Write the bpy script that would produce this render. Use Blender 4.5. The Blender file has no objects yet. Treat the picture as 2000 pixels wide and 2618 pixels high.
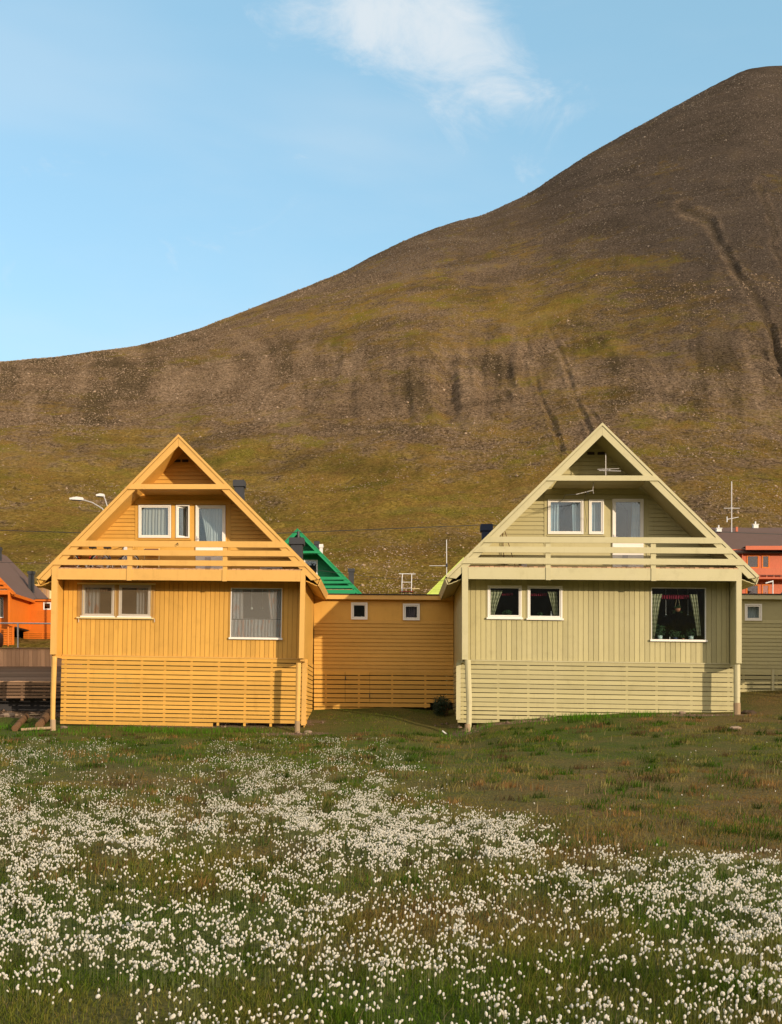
import bpy, math, random
import numpy as np
from mathutils import Vector, Matrix
random.seed(7); RNG = np.random.default_rng(11)
SC = bpy.context.scene
COL = SC.collection
F = 2740.0; CX = 1000.0; HY = 1835.0          # focal length, principal column and eye-level row of the 2000 px photograph

# ------------------------------------------------------------------ camera, sky, sun, exposure
cam_d = bpy.data.cameras.new('camera'); cam = bpy.data.objects.new('camera', cam_d); COL.objects.link(cam)
cam.location = (0, 0, 0); cam.rotation_euler = (math.radians(90), 0, 0)
cam_d.sensor_fit = 'HORIZONTAL'; cam_d.sensor_width = 36; cam_d.lens = 36 * F / 2000
cam_d.shift_y = (HY - 1309) / 2000; cam_d.clip_start = 0.1; cam_d.clip_end = 6000
SC.camera = cam

SUN_AZ = math.radians(45.5); SUN_EL = math.radians(12.0)
sd = bpy.data.lights.new('sun', 'SUN'); so = bpy.data.objects.new('sun', sd); COL.objects.link(so)
sd.energy = 2.3; sd.angle = math.radians(0.55); sd.color = (1.0, 0.80, 0.56)
ldir = Vector((-math.sin(SUN_AZ) * math.cos(SUN_EL), math.cos(SUN_AZ) * math.cos(SUN_EL), -math.sin(SUN_EL)))
so.rotation_euler = ldir.to_track_quat('-Z', 'Y').to_euler(); so.location = (40, -40, 40)

SC.view_settings.view_transform = 'Standard'; SC.view_settings.look = 'None'
SC.view_settings.exposure = 1.0; SC.view_settings.gamma = 1.0; SC.view_settings.use_curve_mapping = False
SC.cycles.max_bounces = 6; SC.cycles.diffuse_bounces = 3; SC.cycles.transparent_max_bounces = 12

def dirv(px, py):
    v = Vector(((px - CX) / F, 1.0, (HY - py) / F)); v.normalize(); return v

class NT:
    def __init__(s, tree): s.t = tree; s.n = tree.nodes; s.l = tree.links
    def add(s, typ, **kw):
        n = s.n.new(typ)
        for k, v in kw.items():
            if k == 'inp':
                for a, b in v.items():
                    if isinstance(b, bpy.types.NodeSocket): s.l.new(b, n.inputs[a])
                    else: n.inputs[a].default_value = b
            else: setattr(n, k, v)
        return n
    def math(s, op, a, b=None, clamp=False):
        n = s.n.new('ShaderNodeMath'); n.operation = op; n.use_clamp = clamp
        for i, v in enumerate((a, b)):
            if v is None: continue
            if isinstance(v, bpy.types.NodeSocket): s.l.new(v, n.inputs[i])
            else: n.inputs[i].default_value = v
        return n.outputs[0]
    def mix(s, fac, a, b, blend='MIX'):
        n = s.n.new('ShaderNodeMix'); n.data_type = 'RGBA'; n.blend_type = blend; n.clamp_factor = True
        for k, v in ((0, fac), (6, a), (7, b)):
            if isinstance(v, bpy.types.NodeSocket): s.l.new(v, n.inputs[k])
            elif k == 0: n.inputs[k].default_value = v
            else: n.inputs[k].default_value = (*v[:3], 1)
        return n.outputs[2]
    def ramp(s, fac, a, b, lo=0.0, hi=1.0, smooth=True):
        n = s.n.new('ShaderNodeMapRange'); n.interpolation_type = 'SMOOTHSTEP' if smooth else 'LINEAR'
        s.l.new(fac, n.inputs[0]); n.inputs[1].default_value = a; n.inputs[2].default_value = b
        n.inputs[3].default_value = lo; n.inputs[4].default_value = hi
        return n.outputs[0]
    def noise(s, vec, scale, detail=4, rough=0.55, dist=0.0):
        n = s.n.new('ShaderNodeTexNoise'); s.l.new(vec, n.inputs['Vector'])
        n.inputs['Scale'].default_value = scale; n.inputs['Detail'].default_value = detail
        n.inputs['Roughness'].default_value = rough; n.inputs['Distortion'].default_value = dist
        return n.outputs[0]
    def mapping(s, vec, scale=(1, 1, 1), rot=(0, 0, 0), loc=(0, 0, 0)):
        n = s.n.new('ShaderNodeMapping'); s.l.new(vec, n.inputs[0])
        n.inputs['Location'].default_value = loc; n.inputs['Rotation'].default_value = rot; n.inputs['Scale'].default_value = scale
        return n.outputs[0]

world = bpy.data.worlds.new('World'); SC.world = world; world.use_nodes = True
wt = NT(world.node_tree); wt.n.clear()
sky = wt.add('ShaderNodeTexSky', sky_type='NISHITA'); sky.sun_disc = False
sky.sun_elevation = SUN_EL; sky.sun_rotation = math.radians(180) - SUN_AZ
sky.altitude = 50; sky.air_density = 1.0; sky.dust_density = 0.6; sky.ozone_density = 1.6
tc = wt.add('ShaderNodeTexCoord')
D = tc.outputs['Generated']
skyc = wt.mix(1.0, sky.outputs[0], (1.0, 1.0, 1.0), 'MULTIPLY')
skyc = wt.mix(0.45, skyc, (1.28, 2.45, 2.92))   # thin milky veil over the whole sky
# thin high cloud: soft puffs gathered round a few directions, broken up by noise, and faint cirrus all over
puffs = None
for px, py, r, a in ((860, -20, .050, .9), (960, 40, .050, .8), (1080, 110, .062, 1.0), (1210, 170, .060, 1.0), (1320, 215, .045, .8), (1180, 40, .06, .6),
                     (1210, 325, .032, .55), (1370, 265, .035, .55), (1060, -60, .08, .8), (760, 10, .035, .5)):
    d = wt.add('ShaderNodeVectorMath', operation='DISTANCE'); wt.l.new(D, d.inputs[0]); d.inputs[1].default_value = dirv(px, py)
    m = wt.ramp(d.outputs['Value'], r * 1.25, 0.0, 0.0, a)
    puffs = m if puffs is None else wt.math('ADD', puffs, m)
n1 = wt.noise(wt.mapping(D, scale=(11, 11, 20), rot=(0, math.radians(35), 0)), 1.0, 10, 0.66, 0.8)
n2 = wt.noise(wt.mapping(D, scale=(3, 3, 11), rot=(0, math.radians(25), 0), loc=(3, 1, 2)), 1.0, 6, 0.6, 0.3)
n3 = wt.noise(wt.mapping(D, scale=(2.2, 2.2, 9), rot=(0, math.radians(24), 0), loc=(1, 5, 8)), 1.0, 3, 0.5, 0.2)
cl = wt.math('MULTIPLY', wt.ramp(wt.math('ADD', wt.math('MULTIPLY', puffs, 0.50), wt.math('MULTIPLY', wt.math('SUBTRACT', n1, 0.5), 2.6)), 0.12, 1.45), 0.80)
cirr = wt.math('ADD', wt.math('MULTIPLY', wt.ramp(n3, 0.42, 0.72), 0.20), wt.math('MULTIPLY', wt.ramp(n2, 0.45, 0.8), 0.10))
clf = wt.math('MAXIMUM', cl, cirr)
sepd = wt.add('ShaderNodeSeparateXYZ'); wt.l.new(D, sepd.inputs[0])
skyc = wt.mix(wt.ramp(sepd.outputs[2], .46, .10, 0, .55), skyc, (1.75, 2.75, 3.0))
clf = wt.math('MULTIPLY', clf, wt.ramp(sepd.outputs[2], 0.02, 0.25))
cw = wt.mix(clf, skyc, (2.75, 2.9, 3.0))
# broken evening cloud on the sun's side of the sky, the one the upper windows mirror
nb = wt.noise(wt.mapping(D, scale=(2.6, 2.6, 6.0), loc=(7, 2, 1)), 1.0, 7, 0.6, 0.5)
back = wt.math('MULTIPLY', wt.ramp(sepd.outputs[1], 0.30, -0.35), wt.ramp(nb, 0.30, 0.56, 0.25, 0.95))
back = wt.math('MULTIPLY', back, wt.ramp(sepd.outputs[2], -0.02, 0.10))
cw = wt.mix(back, cw, (4.6, 3.9, 3.1))
bg = wt.add('ShaderNodeBackground'); wt.l.new(cw, bg.inputs[0]); bg.inputs[1].default_value = 0.15
wo = wt.add('ShaderNodeOutputWorld'); wt.l.new(bg.outputs[0], wo.inputs[0])

# ------------------------------------------------------------------ materials
def new_mat(name):
    m = bpy.data.materials.new(name); m.use_nodes = True; nt = NT(m.node_tree); nt.n.clear()
    out = nt.add('ShaderNodeOutputMaterial'); return m, nt, out
def pos(nt): return nt.add('ShaderNodeNewGeometry').outputs['Position']
def paint(name, c, rough=0.55, var=0.12, grime=0.34, grain=(3, 3, 3), metal=0.0, bump=0.25, grimec=None):
    m, nt, out = new_mat(name); P = pos(nt)
    oi = nt.add('ShaderNodeObjectInfo')
    v = nt.ramp(oi.outputs['Random'], 0, 1, 1 - var, 1 + var, False)
    hs = nt.add('ShaderNodeHueSaturation'); hs.inputs['Color'].default_value = (*c, 1); nt.l.new(v, hs.inputs['Value'])
    n = nt.noise(nt.mapping(P, scale=grain), 1.0, 6, 0.6)
    n2 = nt.noise(P, 0.9, 3, 0.5); n3 = nt.noise(P, 28.0, 3, 0.6)
    g = grimec or (c[0] * .52, c[1] * .50, c[2] * .48)
    a = nt.mix(nt.math('MULTIPLY', nt.ramp(n, 0.48, 0.85), grime), hs.outputs[0], g)
    a = nt.mix(nt.ramp(n2, 0.3, 0.7, 0, 0.26), a, (c[0] * 1.14, c[1] * 1.14, c[2] * 1.30))
    ns = nt.noise(nt.mapping(P, scale=(7, 7, .8)), 1.0, 5, 0.65)
    a = nt.mix(nt.math('MULTIPLY', nt.ramp(ns, 0.55, 0.75), grime * .8), a, (c[0] * .70, c[1] * .66, c[2] * .62))
    a = nt.mix(nt.math('MULTIPLY', nt.ramp(n3, 0.66, 0.8), grime * .8), a, g)
    b = nt.add('ShaderNodeBsdfPrincipled'); nt.l.new(a, b.inputs['Base Color']); b.inputs['Roughness'].default_value = rough
    b.inputs['Metallic'].default_value = metal; b.inputs['Specular IOR Level'].default_value = 0.3 if rough < .8 else 0.04
    bp = nt.add('ShaderNodeBump'); bp.inputs['Strength'].default_value = bump; bp.inputs['Distance'].default_value = 0.01
    nt.l.new(n, bp.inputs['Height']); nt.l.new(bp.outputs[0], b.inputs['Normal'])
    nt.l.new(b.outputs[0], out.inputs[0]); return m
def flat(name, c, rough=0.6, trans=0.0):
    m, nt, out = new_mat(name)
    b = nt.add('ShaderNodeBsdfPrincipled'); b.inputs['Roughness'].default_value = rough
    n = nt.noise(pos(nt), 9, 3); col = nt.mix(nt.ramp(n, 0.3, 0.75, 0, 0.3), c, (c[0] * .7, c[1] * .7, c[2] * .7))
    nt.l.new(col, b.inputs['Base Color'])
    if trans > 0:
        t = nt.add('ShaderNodeBsdfTranslucent'); nt.l.new(col, t.inputs[0])
        mx = nt.add('ShaderNodeMixShader'); mx.inputs[0].default_value = trans
        nt.l.new(b.outputs[0], mx.inputs[1]); nt.l.new(t.outputs[0], mx.inputs[2]); nt.l.new(mx.outputs[0], out.inputs[0])
    else: nt.l.new(b.outputs[0], out.inputs[0])
    return m
def glass(name, tint=(0.86, 0.9, 0.92), extra=0.025):
    m, nt, out = new_mat(name)
    t = nt.add('ShaderNodeBsdfTransparent'); t.inputs[0].default_value = (*tint, 1)
    g = nt.add('ShaderNodeBsdfGlossy'); g.inputs['Roughness'].default_value = 0.015; g.inputs[0].default_value = (.95, .97, 1, 1)
    fr = nt.add('ShaderNodeLayerWeight'); fr.inputs[0].default_value = .5
    bp = nt.add('ShaderNodeBump'); bp.inputs['Strength'].default_value = 0.05; bp.inputs['Distance'].default_value = 0.05
    nt.l.new(nt.noise(pos(nt), 1.3, 2), bp.inputs['Height']); nt.l.new(bp.outputs[0], g.inputs['Normal'])
    f = nt.math('ADD', nt.math('MULTIPLY', nt.math('POWER', fr.outputs['Facing'], 5.0), .9), .045 + extra)
    mx = nt.add('ShaderNodeMixShader'); nt.l.new(f, mx.inputs[0]); nt.l.new(t.outputs[0], mx.inputs[1]); nt.l.new(g.outputs[0], mx.inputs[2])
    nt.l.new(mx.outputs[0], out.inputs[0]); return m
def stripes(name, a, b, sx=9.0, sz=7.0, c3=None, trans=0.35):
    """checked or striped cloth"""
    m, nt, out = new_mat(name); P = pos(nt); s = nt.add('ShaderNodeSeparateXYZ'); nt.l.new(P, s.inputs[0])
    fx = nt.math('SINE', nt.math('MULTIPLY', s.outputs[0], sx * 6.28)); fz = nt.math('SINE', nt.math('MULTIPLY', s.outputs[2], sz * 6.28))
    k = nt.math('ADD', nt.math('MULTIPLY', nt.ramp(fx, -0.2, 0.2), 0.5), nt.math('MULTIPLY', nt.ramp(fz, -0.2, 0.2), 0.5))
    col = nt.mix(k, a, b)
    if c3 is not None: col = nt.mix(nt.ramp(nt.noise(nt.mapping(P, scale=(9, 9, 2)), 1, 3), 0.5, 0.68), col, c3)
    d = nt.add('ShaderNodeBsdfDiffuse'); nt.l.new(col, d.inputs[0]); t = nt.add('ShaderNodeBsdfTranslucent'); nt.l.new(col, t.inputs[0])
    mx = nt.add('ShaderNodeMixShader'); mx.inputs[0].default_value = trans
    nt.l.new(d.outputs[0], mx.inputs[1]); nt.l.new(t.outputs[0], mx.inputs[2]); nt.l.new(mx.outputs[0], out.inputs[0]); return m

Y_PAINT = paint('yellow_paint', (.60, .335, .070))
Y_TRIM = paint('yellow_trim_paint', (.64, .375, .108), var=0.03)
G_PAINT = paint('pale_green_paint', (.425, .382, .200))
G_TRIM = paint('pale_green_trim_paint', (.485, .445, .268), var=0.03)
EM_PAINT = paint('emerald_paint', (.012, .26, .105), var=.05)
OR_PAINT = paint('orange_paint', (.60, .15, .012), var=.06)
RED_PAINT = paint('vermilion_paint', (.50, .125, .06), var=.05)
LIME_PAINT = paint('lime_paint', (.50, .62, .14), var=.05)
CREAM = paint('cream_paint', (.70, .58, .30))
WHITE = paint('white_paint', (.80, .77, .72), var=.02, grime=.12, rough=.4)
WHITE2 = paint('grey_white_paint', (.70, .70, .70), var=.02, grime=.2)
FELT = paint('roofing_felt', (.135, .09, .075), rough=.9, grime=.3, grain=(2, 9, 2))
FELTD = paint('dark_roof_edge', (.05, .04, .035), rough=.8)
SKIRT = paint('brown_skirt_wood', (.62, .36, .21), rough=.9, var=.3, grime=.5, grain=(10, 10, 1.2))
DARKMETAL = paint('dark_sheet_metal', (.045, .048, .055), rough=.5, var=.02, grime=.15)
BLUEMETAL = paint('navy_sheet_metal', (.015, .025, .06), rough=.45, var=.02, grime=.15)
METAL = paint('galvanised_steel', (.52, .50, .50), rough=.45, var=.04, metal=.25, grime=.2)
WEATHER = paint('weathered_wood', (.40, .25, .155), rough=.9, var=.35, grime=.5, grain=(10, 10, 1.2))
WEATHERD = paint('grey_weathered_wood', (.20, .125, .08), rough=.9, var=.3, grime=.5, grain=(.8, 3, 14))
LOGW = paint('log_wood', (.15, .085, .045), rough=.95, grime=.5)
BARE = paint('bare_post_wood', (.36, .26, .16), rough=.9, grime=.7, grain=(9, 9, 2))
DARKIN = flat('dark_interior', (.045, .042, .045), .9)
LEATHER = flat('brown_canvas', (.15, .055, .035))
BLACK = flat('black_rubber', (.018, .018, .02), .5)
REDP = flat('red_lacquer', (.38, .035, .02), .35)
BLUEP = flat('blue_lacquer', (.03, .05, .12), .35)
LEAF = flat('pot_plant_leaf', (.045, .10, .035), .5, .25)
LEAFD = flat('dark_shrub_leaf', (.022, .042, .014), .6, .2)
TERRA = flat('terracotta', (.42, .17, .09))
POTW = flat('mint_glaze', (.55, .66, .60), .3)
BULB = flat('lamp_enamel', (.85, .85, .82), .25)
GLASS = glass('window_glass'); GLASSF = glass('balcony_glass', extra=.035)
def hazy():
    m = GLASS.copy(); m.name = 'hazy_window_glass'; nt = NT(m.node_tree); out = [n for n in nt.n if n.type == 'OUTPUT_MATERIAL'][0]; src = out.inputs[0].links[0].from_socket
    d = nt.add('ShaderNodeBsdfDiffuse'); d.inputs[0].default_value = (.50, .47, .44, 1); mx = nt.add('ShaderNodeMixShader'); mx.inputs[0].default_value = .17
    nt.l.new(src, mx.inputs[1]); nt.l.new(d.outputs[0], mx.inputs[2]); nt.l.new(mx.outputs[0], out.inputs[0]); return m
HAZY = hazy()
CURT_CREAM = stripes('cream_curtain', (.72, .66, .52), (.60, .60, .56), 5, .01)
CURT_WHITE = stripes('white_voile', (.74, .76, .74), (.66, .70, .70), 4, .01)
CURT_ROSE = stripes('rose_striped_curtain', (.60, .50, .46), (.56, .56, .58), 2.6, .01, (.62, .30, .20))
CURT_CHECK = stripes('checked_curtain', (.72, .70, .46), (.36, .37, .24), 9, 7)
CURT_BLUE = stripes('pale_blue_curtain', (.50, .64, .72), (.62, .70, .74), 3, 2)
VAL_RED = stripes('red_valance_cloth', (.50, .03, .06), (.34, .05, .09), 11, .01)
BLINDM = flat('blind_slats', (.42, .30, .17), .4)

# ------------------------------------------------------------------ mesh helpers
class MB:
    def __init__(s): s.v = []; s.f = []
    def box(s, x0, x1, y0, y1, z0, z1, fn=None):
        b = len(s.v); p = [(x0, y0, z0), (x1, y0, z0), (x1, y1, z0), (x0, y1, z0), (x0, y0, z1), (x1, y0, z1), (x1, y1, z1), (x0, y1, z1)]
        if fn: p = [fn(q) for q in p]
        s.v += p; s.f += [tuple(b + i for i in q) for q in ((0, 3, 2, 1), (4, 5, 6, 7), (0, 1, 5, 4), (1, 2, 6, 5), (2, 3, 7, 6), (3, 0, 4, 7))]; return s
    def prism(s, poly, y0, y1, fn=None, yb=None):
        """polygon in x,z extruded along y"""
        b = len(s.v); n = len(poly)
        p = [(x, y0, z) for x, z in poly] + [(x, y1, z) for x, z in poly]
        if fn: p = [fn(q) for q in p]
        s.v += p; s.f += [tuple(range(b, b + n)), tuple(range(b + 2 * n - 1, b + n - 1, -1))]
        for i in range(n):
            j = (i + 1) % n; s.f.append((b + i, b + n + i, b + n + j, b + j))
        return s
    def tube(s, p0, p1, r0, r1=None, n=6, caps=True):
        r1 = r0 if r1 is None else r1; p0 = Vector(p0); p1 = Vector(p1); d = (p1 - p0)
        if d.length < 1e-6: return s
        d.normalize(); a = d.orthogonal().normalized(); c = d.cross(a); b = len(s.v)
        for p, r in ((p0, r0), (p1, r1)):
            for i in range(n):
                t = 2 * math.pi * i / n; s.v.append(tuple(p + a * (r * math.cos(t)) + c * (r * math.sin(t))))
        for i in range(n): s.f.append((b + i, b + (i + 1) % n, b + n + (i + 1) % n, b + n + i))
        if caps: s.f.append(tuple(range(b + n - 1, b - 1, -1))); s.f.append(tuple(range(b + n, b + 2 * n)))
        return s
    def path(s, pts, r, n=5):
        for a, b in zip(pts[:-1], pts[1:]): s.tube(a, b, r, None, n)
        return s
    def ring(s, c, R, r, n=20, m=5, axis='y', rx=1.0):
        b = len(s.v)
        for i in range(n):
            t = 2 * math.pi * i / n
            for j in range(m):
                q = 2 * math.pi * j / m; rr = R + r * math.cos(q); o = r * math.sin(q)
                s.v.append((c[0] + rr * math.cos(t) * rx, c[1] + o, c[2] + rr * math.sin(t)) if axis == 'y' else (c[0] + rr * math.cos(t), c[1] + rr * math.sin(t), c[2] + o))
        for i in range(n):
            for j in range(m):
                s.f.append((b + i * m + j, b + ((i + 1) % n) * m + j, b + ((i + 1) % n) * m + (j + 1) % m, b + i * m + (j + 1) % m))
        return s
    def lathe(s, c, prof, n=12):
        b = len(s.v)
        for r, z in prof:
            for i in range(n):
                t = 2 * math.pi * i / n; s.v.append((c[0] + r * math.cos(t), c[1] + r * math.sin(t), c[2] + z))
        for k in range(len(prof) - 1):
            for i in range(n):
                s.f.append((b + k * n + i, b + k * n + (i + 1) % n, b + (k + 1) * n + (i + 1) % n, b + (k + 1) * n + i))
        s.f.append(tuple(range(b + n - 1, b - 1, -1))); s.f.append(tuple(range(b + (len(prof) - 1) * n, b + len(prof) * n))); return s
    def leaves(s, c, rad, n, size, rnd, squash=1.0, up=0.0):
        for _ in range(n):
            v = Vector((rnd.gauss(0, 1), rnd.gauss(0, 1), rnd.gauss(0, 1))).normalized() * (rad * rnd.random() ** .5)
            p = Vector(c) + Vector((v.x, v.y, abs(v.z) * squash + up if up else v.z * squash))
            a = Vector((rnd.gauss(0, 1), rnd.gauss(0, 1), rnd.gauss(0, .6))).normalized() * size * rnd.uniform(.6, 1.3)
            q = a.orthogonal().normalized() * size * .33; b = len(s.v)
            s.v += [tuple(p - a * .5), tuple(p + q), tuple(p + a * .5), tuple(p - q)]; s.f.append((b, b + 1, b + 2, b + 3))
        return s
    def blob(s, c, r, rnd, seg=7, rings=5, jit=.15, sc=(1, 1, 1)):
        b = len(s.v); s.v.append((c[0], c[1], c[2] - r * sc[2]))
        for k in range(1, rings):
            ph = math.pi * k / rings
            for i in range(seg):
                t = 2 * math.pi * i / seg; q = r * (1 + rnd.uniform(-jit, jit))
                s.v.append((c[0] + q * sc[0] * math.sin(ph) * math.cos(t), c[1] + q * sc[1] * math.sin(ph) * math.sin(t), c[2] - q * sc[2] * math.cos(ph)))
        s.v.append((c[0], c[1], c[2] + r * sc[2])); e = len(s.v) - 1
        for i in range(seg): s.f.append((b, b + 1 + (i + 1) % seg, b + 1 + i))
        for k in range(rings - 2):
            for i in range(seg):
                a0 = b + 1 + k * seg; s.f.append((a0 + i, a0 + (i + 1) % seg, a0 + seg + (i + 1) % seg, a0 + seg + i))
        a0 = b + 1 + (rings - 2) * seg
        for i in range(seg): s.f.append((a0 + i, a0 + (i + 1) % seg, e))
        return s
    def build(s, name, mat, parent=None, off=(0, 0, 0), smooth=False, **props):
        """off = the world position that becomes this mesh's origin (the parent's origin when it has one)"""
        me = bpy.data.meshes.new(name); ox, oy, oz = off
        me.from_pydata([(x - ox, y - oy, z - oz) for x, y, z in s.v], [], s.f); me.materials.append(mat)
        if smooth: me.polygons.foreach_set('use_smooth', [True] * len(me.polygons))
        me.update(); o = bpy.data.objects.new(name, me); COL.objects.link(o)
        if parent: o.parent = parent
        else: o.location = off
        for k, v in props.items(): o[k] = v
        return o

def thing(name, label, cat, loc, group=None):
    o = bpy.data.objects.new(name, None); o.empty_display_size = .2; COL.objects.link(o); o.location = loc
    o['label'] = label; o['category'] = cat
    if group: o['group'] = group
    return o
def tag(o, label, cat, group=None):
    o['label'] = label; o['category'] = cat
    if group: o['group'] = group
    return o

def subtract(rects, holes):
    for hx0, hx1, hz0, hz1 in holes:
        out = []
        for x0, x1, z0, z1 in rects:
            if hx1 <= x0 or hx0 >= x1 or hz1 <= z0 or hz0 >= z1: out.append((x0, x1, z0, z1)); continue
            if z0 < hz0: out.append((x0, x1, z0, hz0))
            if z1 > hz1: out.append((x0, x1, hz1, z1))
            a, b = max(z0, hz0), min(z1, hz1)
            if x0 < hx0: out.append((x0, hx0, a, b))
            if x1 > hx1: out.append((hx1, x1, a, b))
        rects = out
    return rects

# ------------------------------------------------------------------ terrain height
def vnoise(x, y, seed=0):
    x = np.asarray(x, float); y = np.asarray(y, float); xi = np.floor(x).astype(np.int64); yi = np.floor(y).astype(np.int64)
    fx = x - xi; fy = y - yi; fx = fx * fx * (3 - 2 * fx); fy = fy * fy * (3 - 2 * fy)
    def h(a, b):
        n = (a * 374761393 + b * 668265263 + seed * 1442695041) & 0xffffffff
        n = ((n ^ (n >> 13)) * 1274126177) & 0xffffffff
        return ((n ^ (n >> 16)) & 0xffff) / 65535.0
    return (h(xi, yi) * (1 - fx) + h(xi + 1, yi) * fx) * (1 - fy) + (h(xi, yi + 1) * (1 - fx) + h(xi + 1, yi + 1) * fx) * fy
def fbm(x, y, oct=4, seed=0, gain=.5):
    s = 0; a = 1; t = 0
    for i in range(oct): s = s + a * (vnoise(x * 2 ** i, y * 2 ** i, seed + i) - .5); t += a; a *= gain
    return s / t * 2
PY_ = [-400, -60, 0, 6, 10, 15, 20, 28, 33, 36, 38, 40.3, 45, 60, 75, 90, 100]
PZ_ = [-1.9, -1.9, -1.85, -1.78, -1.64, -1.38, -1.12, -.80, -.62, -.42, -.02, .38, .9, 2.2, 3.5, 5.7, 7.8]
LX_ = [-16, -11, -3, 0, 2.1, 3.2, 5.5, 8, 12, 20]
LZ_ = [.05, 0, -.07, .02, -.15, .18, .40, .52, .56, .8]
SKX = [-600, -200, 0, 120, 286, 360, 500, 667, 745, 869, 960, 1024, 1107, 1170, 1232, 1290, 1357, 1430, 1512, 1643, 1730, 1810, 1911, 1960, 2000, 2300, 2800]
SKY_ = [940, 934, 926, 914, 893, 882, 843, 780, 748, 700, 650, 619, 586, 566, 551, 523, 494, 444, 390, 319, 270, 226, 176, 168, 164, 190, 300]
GUL = [([(1740, 530), (1815, 560), (1835, 610), (1862, 650), (1890, 705), (1930, 755), (1952, 800), (1972, 850), (1990, 920), (2030, 1010)], 9, 1.0),
       ([(1940, 470), (1985, 590), (1975, 625), (2010, 690), (2040, 760)], 6, .8),
       ([(1345, 860), (1362, 930), (1375, 1000), (1395, 1060), (1440, 1170)], 5, .32), ([(1400, 830), (1440, 900), (1462, 1000), (1480, 1060), (1515, 1140)], 5, .32), ([(1462, 1000), (1500, 1050), (1540, 1130)], 4, .2), ([(1862, 650), (1900, 640), (1940, 600)], 4, .3),
       ([(1640, 930), (1690, 1010), (1705, 1090)], 5, .3), ([(775, 990), (772, 1040), (778, 1060)], 10, .35),
       ([(1900, 850), (1960, 915), (2020, 960)], 5, .5), ([(1290, 880), (1300, 960), (1330, 1040)], 6, .25)]
SKD = np.arange(-600, 2801, 5.0); _k = np.exp(-(np.arange(-12, 13) * 5.0 / 24) ** 2); SKS = np.convolve(np.pad(np.interp(SKD, SKX, SKY_), 12, 'edge'), _k / _k.sum(), 'valid')
def seg_dist(px, py, pts):
    d = np.full(np.shape(px), 1e9)
    for (ax, ay), (bx, by) in zip(pts[:-1], pts[1:]):
        vx, vy = bx - ax, by - ay; t = np.clip(((px - ax) * vx + (py - ay) * vy) / (vx * vx + vy * vy), 0, 1)
        d = np.minimum(d, np.hypot(px - ax - t * vx, py - ay - t * vy))
    return d
def H(x, y, detail=True):
    x = np.asarray(x, float); y = np.asarray(y, float)
    near = np.interp(y, PY_, PZ_) + np.interp(x, LX_, LZ_) * np.interp(y, [22, 34, 60, 90], [0, 1, 1, .3])
    near = near + fbm(x * .35, y * .35, 3, 3) * .10 * np.interp(y, [0, 34, 36, 46, 60], [1, .5, .2, .3, 1])
    near = near + fbm(x * 1.4, y * 1.4, 3, 9) * .055 * np.interp(y, [30, 34], [1, .5])
    ys = np.maximum(y, 60.0); u = x / ys; px = np.clip(CX + u * F, -600, 2800)
    es = (HY - np.interp(px, SKD, SKS)) / F
    R = np.interp(px, [0, 1000, 2000], [460, 600, 760])
    t = (ys - 100) / (R - 100); tt = np.clip(t, 0, 1)
    g = 1 - (1 - tt) ** 1.55
    e = .078 + (es - .078) * g - np.clip(t - 1, 0, None) * .10
    far = e * ys
    if detail:
        a = np.clip((ys - 100) / 150, 0, 1) * np.clip(1.25 - tt, .15, 1)
        far = far + fbm(x / 60, ys / 60, 6, 21, .55) * 5.0 * a
        far = far + (np.abs(fbm(u * 34 + fbm(u * 5, ys / 120, 2, 5) * .8, ys / 210, 3, 33)) - .25) * -5.0 * a * np.exp(-((HY - e * F - 965) / 110) ** 2) * np.clip(.7 + fbm(x / 60, ys / 60, 2, 71) * 1.6, .1, 1.6) * np.clip((1 - np.abs(CX + u * F - 1150) / 800), .1, 1)
        far = far + fbm(x / 5, ys / 5, 3, 40) * .85 * a
        py = HY - e * F; pxx = CX + u * F
        for pts, w, dep in GUL:
            d = seg_dist(pxx, py, pts) + fbm(x / 20, ys / 20, 3, 61) * 6
            far = far - dep * np.clip(.9 + fbm(x / 30, ys / 30, 2, 66) * .7, .5, 1.4) * (np.exp(-(d / (w * 1.35)) ** 2) * 1.6 - np.exp(-((d - 2.0 * w) / w) ** 2) * .8) * a
    k = np.clip((y - 78) / 40, 0, 1); k = k * k * (3 - 2 * k)
    return near * (1 - k) + far * k

GH = ['0000000000', '0000000000', '0000000011', '0000001122', '0000012221', '0000234442', '0024555551', '1222333432', '1111123332', '4543344343', '6666666555', '7677777666', '8788777777', '8888888888']
GHA = np.array([[int(c) for c in r] for r in GH], float) / 9
BR = ['2213232145', '2122233244', '3554445665', '5564455657', '3453356667', '3555346767', '3455564333', '2333577522', '2224555544', '2123322145', '3333111234', '3333111234']
BRA = np.array([[int(c) for c in r] for r in BR], float) / 9
BRY = [1870, 1930, 1990, 2050, 2110, 2180, 2250, 2330, 2410, 2490, 2560, 2640]
def grid2(A, ys, px, py):
    cx = np.clip((px - 100) / 200, 0, A.shape[1] - 1.001); cy = np.clip(np.interp(py, ys, np.arange(len(ys))), 0, A.shape[0] - 1.001)
    i = cx.astype(int); j = cy.astype(int); fx = cx - i; fy = cy - j
    return (A[j, i] * (1 - fx) + A[j, i + 1] * fx) * (1 - fy) + (A[j + 1, i] * (1 - fx) + A[j + 1, i + 1] * fx) * fy
def region(x, y, z):
    yy = np.maximum(y, 4.5); return CX + x / yy * F, HY - z / yy * F
def brownness(x, y, z):
    px, py = region(x, y, z)
    b = (grid2(BRA, BRY, px, py) - .42) * 1.35 + .42 + fbm(x * .9, y * .9, 4, 77) * .50 + fbm(x * .3, y * .3, 2, 78) * .14
    return np.clip(b, 0, 1)

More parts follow.
